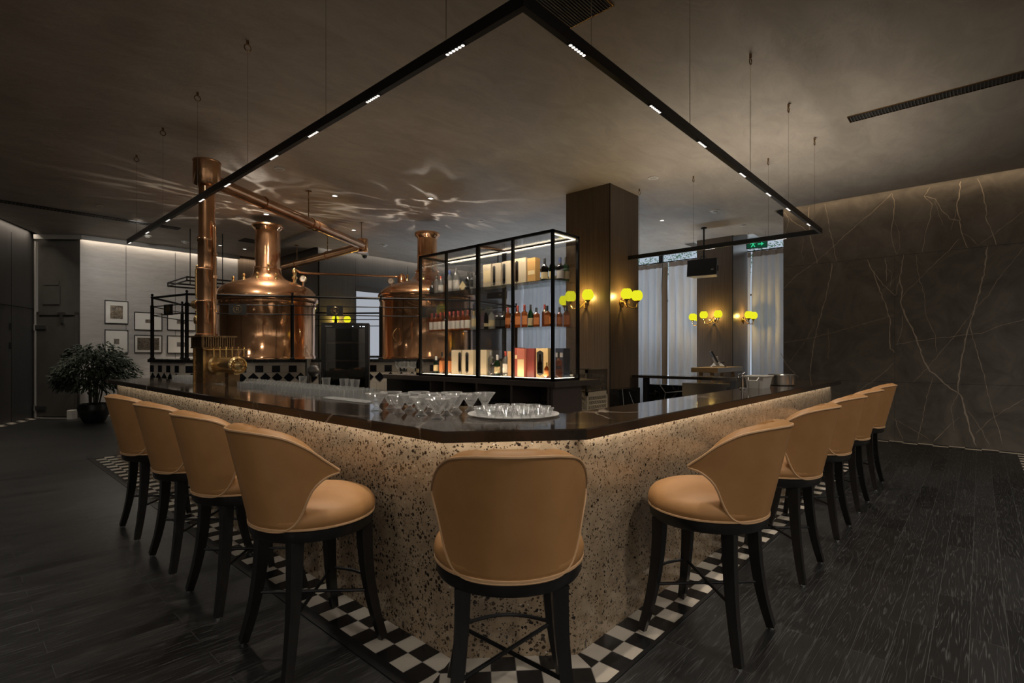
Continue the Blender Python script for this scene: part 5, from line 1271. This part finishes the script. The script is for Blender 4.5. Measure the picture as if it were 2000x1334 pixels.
# ------------------------------------------------------------------ exit sign
ex = thing('exit_sign', 'green running-man exit sign hanging near the marble wall end', 'sign', (11.97,3.62,3.76))
M = Matrix.Rotation(radians(-90+18),3,'Z')
def ep(u, v, o=0): return Vector((11.97,3.62,3.85)) + M@Vector((u,-o,v))
mb = MB(); mb.obox(ep(0,0), (.42,.02,.18), 0, M); mb.build('sign_box', MT['cap_black'], ex, 0)
mb = MB()
q = lambda pts: mb.add([ep(u,v,.0115) for u, v in pts], [tuple(range(len(pts)))])
mb.obox(ep(-.0,0,.0105), (.39,.001,.155), 0, M); pnl = mb.build('sign_face', m_emit('sign_dark_green', (.006,.05,.025), 1), ex, 0)
mb = MB()
mb.lathe([(0,0),(.014,0)], ep(-.075,.052,.012), 12, M@Matrix.Rotation(pi/2,3,'X'))
for pts in ([(-.10,.035),(-.06,.03),(-.055,-.01),(-.09,-.005)],[(-.09,-.005),(-.065,-.01),(-.10,-.06),(-.12,-.055)],[(-.075,-.005),(-.055,-.008),(-.03,-.055),(-.05,-.06)],[(-.06,.03),(-.055,.02),(-.02,.0),(-.025,.012)],[(-.10,.035),(-.095,.022),(-.13,.0),(-.135,.012)],
            [(.02,-.012),(.02,.012),(.09,.012),(.09,-.012)],[(.085,-.04),(.085,.04),(.14,0)]): q(pts)
mb.build('running_man_mark', MT['sign'], pnl, 0)
mb = MB(); 
for u in (-.17,.17): mb.cyl(ep(u,.09), (ep(u,0).x,ep(u,0).y,ZC), .004, None, 6)
mb.build('hanger_rod', MT['steel'], ex)
# ------------------------------------------------------------------ wall sconces
def make_sconce():
    s = thing('wall_sconce', '', 'wall lamp', (0,0,0), 0, 'brass twin-globe wall lamps on the columns')
    mb = MB(); M = Matrix.Rotation(pi/2,3,'X'); mb.lathe([(0,.0),(.055,0),(.055,.012),(.035,.03),(.02,.05),(0,.055)], (0,0,-.10), 20, M); mb.lathe([(0,-.18),(.012,-.17),(.022,-.13),(.015,-.09),(.03,-.05),(.014,-.02),(0,0)], (0,-.03,-.02), 12)
    mb.build('backplate', MT['brass'], s, local=True)
    for sx in (-1,1):
        mb = MB(); mb.tube([(0,-.05,-.10),(sx*.03,-.10,-.165),(sx*.08,-.16,-.20),(sx*.135,-.20,-.19),(sx*.165,-.20,-.15),(sx*.165,-.20,-.115)], [.011,.010,.009,.009,.009,.011], 8)
        mb.tube([(sx*.02,-.06,-.09),(sx*.05,-.10,-.07),(sx*.075,-.12,-.10),(sx*.055,-.12,-.125),(sx*.035,-.10,-.11)], .006, 6)
        ar = mb.build('arm', MT['brass'], s, local=True)
        mb = MB(); mb.lathe([(0,-.125),(.012,-.12),(.02,-.105),(.050,-.082),(.046,-.076),(0,-.085)], (sx*.165,-.20,0), 18); mb.build('shade_cup', MT['brass'], ar, local=True)
        mb = MB(); rows_ = []
        for r_, z_ in [(.036,-.080),(.070,-.062),(.088,-.03),(.092,.0),(.088,.03),(.076,.058),(.060,.078),(.056,.084),(.050,.076)]:
            rows_.append([((r_*cos(2*pi*i/32))+sx*.165, -.20+r_*sin(2*pi*i/32), z_+(.004*cos(8*2*pi*i/32) if z_ > .07 else 0)) for i in range(32)])
        mb.grid(rows_, cv=True); mb.build('globe_shade', MT['globe'], s, local=True)
    return s
sc0 = make_sconce()
SCN = [(7.03,4.745,2.375,-90,'twin-globe sconce on the near column face toward the bar'), (7.36,4.30,2.385,0,'twin-globe sconce on the near column face toward the curtains'),
       (7.42,5.15,2.37,180,'twin-globe sconce mostly hidden behind the near column'), (12.0,4.56,2.345,-90,'twin-globe sconce on the second column below the loudspeaker'),
       (12.62,4.14,2.345,0,'twin-globe sconce on the second column side beside the curtain'), (12.4,4.97,2.34,180,'twin-globe sconce peeking out left of the second column'),
       (6.94,12.465,2.345,0,'twin-globe sconce on the far wall just above the fridge')]
for i, (x, y, z, r, lab) in enumerate(SCN):
    if i: copy_tree(sc0, (x,y,z), radians(r), lab)
sc0.location = SCN[0][:3]; sc0.rotation_euler = (0,0,radians(SCN[0][3])); sc0['label'] = SCN[0][4]
# ------------------------------------------------------------------ curtains
cr_ = thing('curtain_rail', 'long dark curtain rail running along the window wall', 'curtain rail', (13.22,7.6,3.93))
mb = MB(); mb.box(13.20,2.76,3.93,13.24,12.48,3.955); mb.build('rail', MT['blackmetal'], cr_, 0)
mb = MB()
for y in (3.2,5.4,7.6,9.8,12.0): mb.cyl((13.22,y,3.955),(13.22,y,4.32), .008, None, 6)
mb.build('bracket', MT['blackmetal'], cr_)
rc = random.Random(9)
def curtain(y0, y1, label, mat='curtain', gather=0.0):
    c = thing('curtain', label, 'curtain', (13.22,(y0+y1)/2,.02), 0, None)
    N = int((y1-y0)/.008); ph = rc.random()*6; nf = max(1, round((y1-y0)/.19)); f1 = 2*pi*nf/(y1-y0); f2 = 2*pi/.61
    def fold(u, t):   # t = 0 top .. 1 bottom: deep pinched pleats, opening a little towards the hem
        a = f1*(u-y0)+.55*sin(f2*(u-y0)+ph)+.5*sin(1.7*t+ph)*t
        amp = .030+.034*min(1, t*5)+.012*sin(f2*(u-y0)*1.7+ph)
        return 13.195+amp*sin(a)+.02*sin(f2*(u-y0)+ph*2+t*1.3)*t, u+.030*cos(a)*min(1, .3+t*4)+gather*t*((u-y0)/(y1-y0)-.5)*.25
    rows_ = []
    for j in range(15):
        t = j/14; z = 3.80-(3.78)*t; row = []
        for i in range(N+1):
            x_, y_ = fold(y0+(y1-y0)*i/N, t); row.append((x_, y_, z))
        rows_.append(row)
    mb = MB(); mb.grid(rows_); mb.build('cloth', MT[mat], c, 80)
    mb = MB(); mb.grid([[(fold(y0+(y1-y0)*i/N,0)[0], fold(y0+(y1-y0)*i/N,0)[1], z) for i in range(N+1)] for z in (3.925,3.80)]); mb.build('heading_tape', MT['heading'], c, 80)
for y0, y1, lab in [(2.80,4.08,'grey curtain between the second column and the marble wall'),(4.12,5.15,'grey curtain mostly behind the second column'),(5.18,6.22,'grey curtain left of the second column, beside the brown strip'),
                    (6.42,7.55,'grey curtain just right of the near column'),(7.60,8.9,'grey curtain seen through the case right of its corner post'),(8.95,10.2,'grey curtain seen through the middle of the glass case'),(10.25,11.4,'grey curtain seen through the left of the glass case'),(11.45,12.4,'grey curtain at the far left end of the window wall')]:
    curtain(y0, y1, lab)
curtain(6.25,6.40,'narrow brown curtain strip between two grey curtains','curtain_brown')
# ------------------------------------------------------------------ pot plant
pp = thing('potted_plant', 'bushy green plant in dark pot beside the cold room door', 'potted plant', (2.15,13.9,0))
PX, PY = 2.15, 13.9
mb = MB(); mb.lathe([(0,0),(.17,0),(.19,.02),(.27,.20),(.285,.30),(.26,.38),(.265,.40),(.25,.40),(.24,.36),(0,.36)], (PX,PY,0), 32); pt = mb.build('pot', MT['pot'], pp)
mb = MB(); mb.lathe([(0,.365),(.24,.365)], (PX,PY,0), 20); mb.build('soil', MT['soil'], pt)
rp = random.Random(21); tips = []
mb = MB()
for i in range(16):
    a = rp.random()*2*pi; R = rp.uniform(.15,.5); h = rp.uniform(.85,1.5)
    pts = [(PX+.08*cos(a),PY+.08*sin(a),.36),(PX+R*.4*cos(a),PY+R*.4*sin(a),.36+h*.4),(PX+R*cos(a),PY+R*sin(a),h)]
    mb.tube(pts, [.012,.009,.004], 5); tips.append(pts)
mb.build('stems', MT['stem'], pp)
mb = MB()
def leaf(c, d, l, w_):
    d = d.normalized(); s_ = d.cross(Vector((0,0,1))); 
    if s_.length < .01: s_ = Vector((1,0,0))
    s_.normalize(); u = s_.cross(d).normalized()
    mb.add([c, c+d*l*.35+s_*w_-u*.008, c+d*l*.75+s_*w_*.7-u*.02, c+d*l-u*.05, c+d*l*.75-s_*w_*.7-u*.02, c+d*l*.35-s_*w_-u*.008, c+d*l*.5+u*.008], [(0,1,6),(1,2,6),(2,3,6),(3,4,6),(4,5,6),(5,0,6)])
for i in range(2600):
    # leaves cluster in tiers through a broad dome
    th_ = rp.random()*2*pi; ph_ = math.acos(rp.uniform(-.55,1)); rr_ = rp.uniform(.6,1.0)**.6
    lump = 1+.13*sin(3*th_+1)+.10*sin(5*ph_+2*th_)
    c = Vector((PX+.66*rr_*lump*sin(ph_)*cos(th_), PY+.66*rr_*lump*sin(ph_)*sin(th_), 1.02+.60*rr_*lump*cos(ph_)))
    d = Vector((cos(th_),sin(th_),rp.uniform(-.7,.3)))+Vector((rp.gauss(0,.4),rp.gauss(0,.4),rp.gauss(0,.3)))
    leaf(c, d, rp.uniform(.09,.16), rp.uniform(.015,.026))
mb.build('foliage', MT['leaf'], pp, 0)
sk = thing('wall_socket', 'small pale box low on the wall beside the plant pot', 'box', (1.98,15.0,0))
mb = MB(); mb.bbox((1.93,14.98,.10), (.16,.12,.20), .01, .8); mb.build('box_body', MT['white_plastic'], sk, 0)
# ------------------------------------------------------------------ framed pictures
pal = [((.02,.016,.012),(.30,.24,.16)), ((.10,.09,.07),(.26,.23,.19)), ((.06,.05,.04),(.26,.22,.17)), ((.015,.012,.01),(.20,.17,.13)), ((.02,.018,.015),(.3,.25,.2)), ((.02,.02,.018),(.25,.22,.2))]
FRS = [(2.53,2.98,2.162,2.705,.13,'sepia','framed square print with dark figure, upper left on the picture wall'),
       (2.53,2.98,1.46,2.02,.17,'small','framed small print at lower left, partly behind the plant'),
       (3.10,3.67,2.03,2.465,.20,'tiny','framed tiny print at the upper middle of the picture wall'),
       (3.10,3.67,1.476,1.908,.06,'wide','framed wide landscape print at the lower middle of the picture wall'),
       (3.78,4.42,2.05,2.49,.19,'strip','framed narrow strip print, upper row behind the railing'),
       (3.78,4.42,1.465,1.913,.19,'strip','framed narrow print, lower row behind the railing'),
       (4.50,5.14,2.05,2.47,.19,'strip','framed print at the upper right, half behind the copper tower')]
for i, (x0, x1, z0, z1, mg, kd, lab) in enumerate(FRS):
    p = thing('picture_frame', lab, 'picture', ((x0+x1)/2,15.13,z0), 0, 'framed prints on the grey wall')
    w_ = .014
    mb = MB(); mb.box(x0,15.10,z0,x0+w_,15.138,z1); mb.box(x1-w_,15.10,z0,x1,15.138,z1); mb.box(x0+w_,15.10,z0,x1-w_,15.138,z0+w_); mb.box(x0+w_,15.10,z1-w_,x1-w_,15.138,z1); mb.build('frame', MT['cap_black'], p, 0)
    mb = MB(); mb.box(x0+w_,15.118,z0+w_,x1-w_,15.134,z1-w_); mb.build('mat_board', MT['paper'], p, 0)
    cx_, cz_ = (x0+x1)/2, (z0+z1)/2
    hw, hh = {'sepia':(.12,.155),'small':(.05,.065),'tiny':(.065,.045),'wide':(.225,.15),'strip':(.11,.055)}[kd]
    mb = MB(); mb.box(cx_-hw,15.115,cz_-hh,cx_+hw,15.118,cz_+hh); pr = mb.build('print', m_picture('print_%d' % i, i*3, *pal[i % 6]), p, 0)
    mb = MB(); mb.box(x0+w_,15.106,z0+w_,x1-w_,15.108,z1-w_); mb.build('frame_glass', MT['pane'], p, 0)
# ------------------------------------------------------------------ camera
cam = bpy.data.cameras.new('camera'); co = bpy.data.objects.new('camera', cam); COL.objects.link(co)
cam.sensor_width = 36; cam.lens = 1007.7/2000*36; cam.shift_y = 24/2000; cam.clip_start = .05; cam.clip_end = 100
co.location = (0,0,1.45); co.rotation_euler = (pi/2,0,atan2(.6718,.7407)-pi/2)
SC.camera = co
# ------------------------------------------------------------------ light
W = bpy.data.worlds.new('world'); SC.world = W; W.use_nodes = True
bg = W.node_tree.nodes['Background']; bg.inputs[0].default_value = (.62,.72,.85,1); bg.inputs[1].default_value = .7
WARM2 = (1,.92,.80); WARM = (1,.74,.47); NEU = (1,.86,.70); COOL = (.84,.91,1.0)
def light(kind, name, loc, power, col, target=None, size=.1, size_y=None, spot=60, blend=.6, spread=180):
    l = bpy.data.lights.new(name, kind); l.energy = power; l.color = col
    if kind == 'AREA':
        l.size = size
        if size_y: l.shape = 'RECTANGLE'; l.size_y = size_y
        l.spread = radians(spread)
    else: l.shadow_soft_size = size
    if kind == 'SPOT': l.spot_size = radians(spot); l.spot_blend = blend
    o = bpy.data.objects.new(name, l); COL.objects.link(o); o.location = loc
    if target is not None: o.rotation_euler = (Vector(target)-Vector(loc)).to_track_quat('-Z','Y').to_euler()
    return o
def strip(name, loc, d, axis, power, col, length, width, spread=180):
    l = bpy.data.lights.new(name, 'AREA'); l.energy = power; l.color = col; l.shape = 'RECTANGLE'; l.size = length; l.size_y = width; l.spread = radians(spread)
    o = bpy.data.objects.new(name, l); COL.objects.link(o); o.location = loc
    z = -Vector(d).normalized(); x = Vector(axis); x = (x-z*x.dot(z)).normalized(); y = z.cross(x)
    o.rotation_euler = Matrix((x,y,z)).transposed().to_euler(); return o
# track modules
for x, y, v in mods: light('SPOT', 'track_spot', (x,y,Z0-.03), P_TRACK, NEU, (x,y,0), .02, spot=95, blend=.9)
# cool daylight outside the windows
light('AREA', 'daylight', (14.6,7.6,2.6), P_DAY, COOL, (0,7.6,2.6), 9.6, 3.6)
# cove strips in the ceiling slots
strip('cove_right', (10.53,-2.0,4.24), (.12,0,-1), (0,1,0), P_COVE*4, WARM, 9.6, .04, 110)
strip('cove_back', (9.7,12.42,4.24), (0,.05,-1), (1,0,0), P_COVE*6, NEU, 6.5, .04, 110)
strip('cove_pictures', (4.2,15.09,4.12), (0,.05,-1), (1,0,0), P_COVE*3, NEU, 4.2, .04, 110)
p0, p1 = onleft(.2,4.24,.07), onleft(7,4.24,.07)
strip('cove_left', tuple((Vector(p0)+Vector(p1))/2), (0,0,-1), (dl.x,dl.y,0), P_COVE*9, NEU, 6.8, .03, 110)
# sconce bulbs
for x, y, z, r, lab in SCN:
    M = Matrix.Rotation(radians(r),3,'Z')
    p = M@Vector((0,-.17,0)); light('POINT', 'sconce_bulb', (x+p.x,y+p.y,z+p.z), P_SCONCE, (1,.62,.16), None, .03)
# downlights that are lit
for (x, y), lab, lit, r in DL:
    if lit: light('SPOT', 'downlight_beam', (x,y,ZC-.03), P_DOWN*(1.3 if y > 13 else 1), NEU, (x,y,0), .04, spot=75, blend=.7)
# led strip under the counter edge
strip('under_counter_left', (1.562,5.3,1.044), (.5,0,-1), (0,1,0), P_UNDER*7, WARM2, 7.0, .015)
strip('under_counter_right', (4.9,1.398,1.044), (0,.5,-1), (1,0,0), P_UNDER*5.6, WARM2, 5.6, .015)
strip('under_counter_corner', (1.797,1.61,1.044), (.35,.35,-1), (.7154,-.6988,0), P_UNDER*.56, WARM2, .56, .015)
# strips inside the glass case
strip('case_base_strip', (DX0+.05,5.08,FZ+.012), (.35,0,1), (0,1,0), P_CASE*.7, WARM, 2.4, .012)
strip('case_top_strip', (DX0+.05,5.08,DZ1-.05), (.45,0,-1), (0,1,0), P_CASE*1.5, NEU, 2.4, .012, 110)
# unseen fills added: bar well lights the ceiling, lounge floor adds cool daylight
strip('well_fill_left', (3.5,5.9,.45), (.1,0,1), (0,1,0), P_WELL, (1,.86,.70), 3.4, .9, 130)
strip('well_fill_right', (7.1,2.40,.45), (.05,-.12,1), (1,0,0), P_WELL*3.6, (1,.9,.76), 1.6, .8, 88)
strip('lounge_fill', (10.0,9.9,.12), (.1,-.25,1), (1,0,0), P_LOUNGE*.75, (.76,.87,1.0), 3.0, .5, 150)
strip('lounge_fill', (11.2,6.0,.12), (0,0,1), (0,1,0), P_LOUNGE*.3, (.76,.87,1.0), 3.0, .4, 110)
# added fill strips brightening the walls behind the camera
strip('rear_fill', (2,-6.7,4.1), (0,-.25,-1), (1,0,0), P_REAR*2.2, (1,.92,.82), 15, .06)
strip('far_fill', (-6.3,-3.2,4.1), (-.25,0,-1), (0,1,0), P_REAR*1.4, (1,.92,.82), 7, .06)
light('SPOT', 'picture_fill', (2.6,12.4,ZC-.02), 190, (1,.95,.88), (3.4,15.1,2.2), .1, spot=100, blend=1)  # unseen fill added to brighten the picture wall
for z in (S1-.014, S2-.014): strip('case_shelf_fill', (DX0+.045,5.08,z), (.5,0,-1), (0,1,0), P_CASE*.6, NEU, 2.4, .008, 95)  # added fill under the shelf fronts, no lamps there
# added fill spots that brighten the copperware
for p, q, w_, a in (((2.6,8.7,4.08),(4.2,10.2,2.0),1,60), ((4.4,7.2,4.08),(6.4,8.1,2.0),1,55), ((3.27,7.5,4.08),(4.0,9.9,2.6),.6,50), ((.6,5.2,4.08),(2.15,6.8,2.2),.35,50), ((3.6,5.3,4.08),(2.2,6.75,1.6),.3,50)):
    light('SPOT', 'copper_fill', p, P_COPPER*w_, NEU, q, .035, spot=a, blend=.8)
# added patterned spots imitating ceiling glints from the polished domes
def glint(loc, power, ang, seed, sc_, col, wdt):
    o = light('SPOT', 'glint_gobo', loc, power, col, (loc[0], loc[1]+.001, 6), .015, spot=ang, blend=.6); l = o.data
    l.use_nodes = True; nt = l.node_tree; em = nt.nodes['Emission']
    g = nd(nt, 'ShaderNodeTexCoord'); mp = nd(nt, 'ShaderNodeMapping'); mp.inputs['Location'].default_value = (seed,seed*.7,0); mp.inputs['Scale'].default_value = (sc_,sc_*1.6,sc_*.3); L(nt, g.outputs['Normal'], mp.inputs['Vector'])
    n = nd(nt, 'ShaderNodeTexNoise'); n.inputs['Scale'].default_value = 1.1; L(nt, mp.outputs[0], n.inputs['Vector'])
    va = nd(nt, 'ShaderNodeVectorMath', operation='MULTIPLY_ADD'); L(nt, n.outputs['Color'], va.inputs[0]); va.inputs[1].default_value = (1.1,1.1,1.1); L(nt, mp.outputs[0], va.inputs[2])
    vo = nd(nt, 'ShaderNodeTexVoronoi', feature='DISTANCE_TO_EDGE'); vo.inputs['Scale'].default_value = 1.0; L(nt, va.outputs[0], vo.inputs['Vector'])
    k = math_(nt, 'POWER', math_(nt, 'SUBTRACT', 1.0, ramp_f(nt, vo.outputs['Distance'], 0, wdt)), 2.5)
    n2 = nd(nt, 'ShaderNodeTexNoise'); n2.inputs['Scale'].default_value = 1.7; L(nt, mp.outputs[0], n2.inputs['Vector'])
    L(nt, math_(nt, 'ADD', math_(nt, 'MULTIPLY', k, math_(nt, 'MULTIPLY', ramp_f(nt, n2.outputs['Fac'], .42, .7), 6.0)), .12), em.inputs['Strength'])
glint((3.75,9.85,2.95), P_GLINT, 150, 3.1, 2.2, NEU, .16)
glint((6.0,7.75,2.95), P_GLINT*.8, 140, 7.7, 2.0, (1,.9,.8), .14)
# added fill for the room behind the camera: unseen ceiling spots
for x, y in [(-1.2,2.2),(1.6,-1.4),(4.8,-1.8),(-2.6,5.4),(-3.0,-2.6),(7.6,-2.2),(-.4,8.2)]:
    light('SPOT', 'room_fill', (x,y,ZC-.02), P_ROOM*(.35 if x < 0 and y > 0 else 1), (1,.92,.82), (x,y,0), .12, spot=150, blend=1)
SC.view_settings.view_transform = 'Standard'; SC.view_settings.look = 'None'; SC.view_settings.exposure = EXPO; SC.view_settings.gamma = 1; SC.view_settings.use_curve_mapping = False
SC.cycles.max_bounces = 10; SC.cycles.transparent_max_bounces = 24; SC.cycles.diffuse_bounces = 4; SC.cycles.glossy_bounces = 5; SC.cycles.sample_clamp_indirect = 4
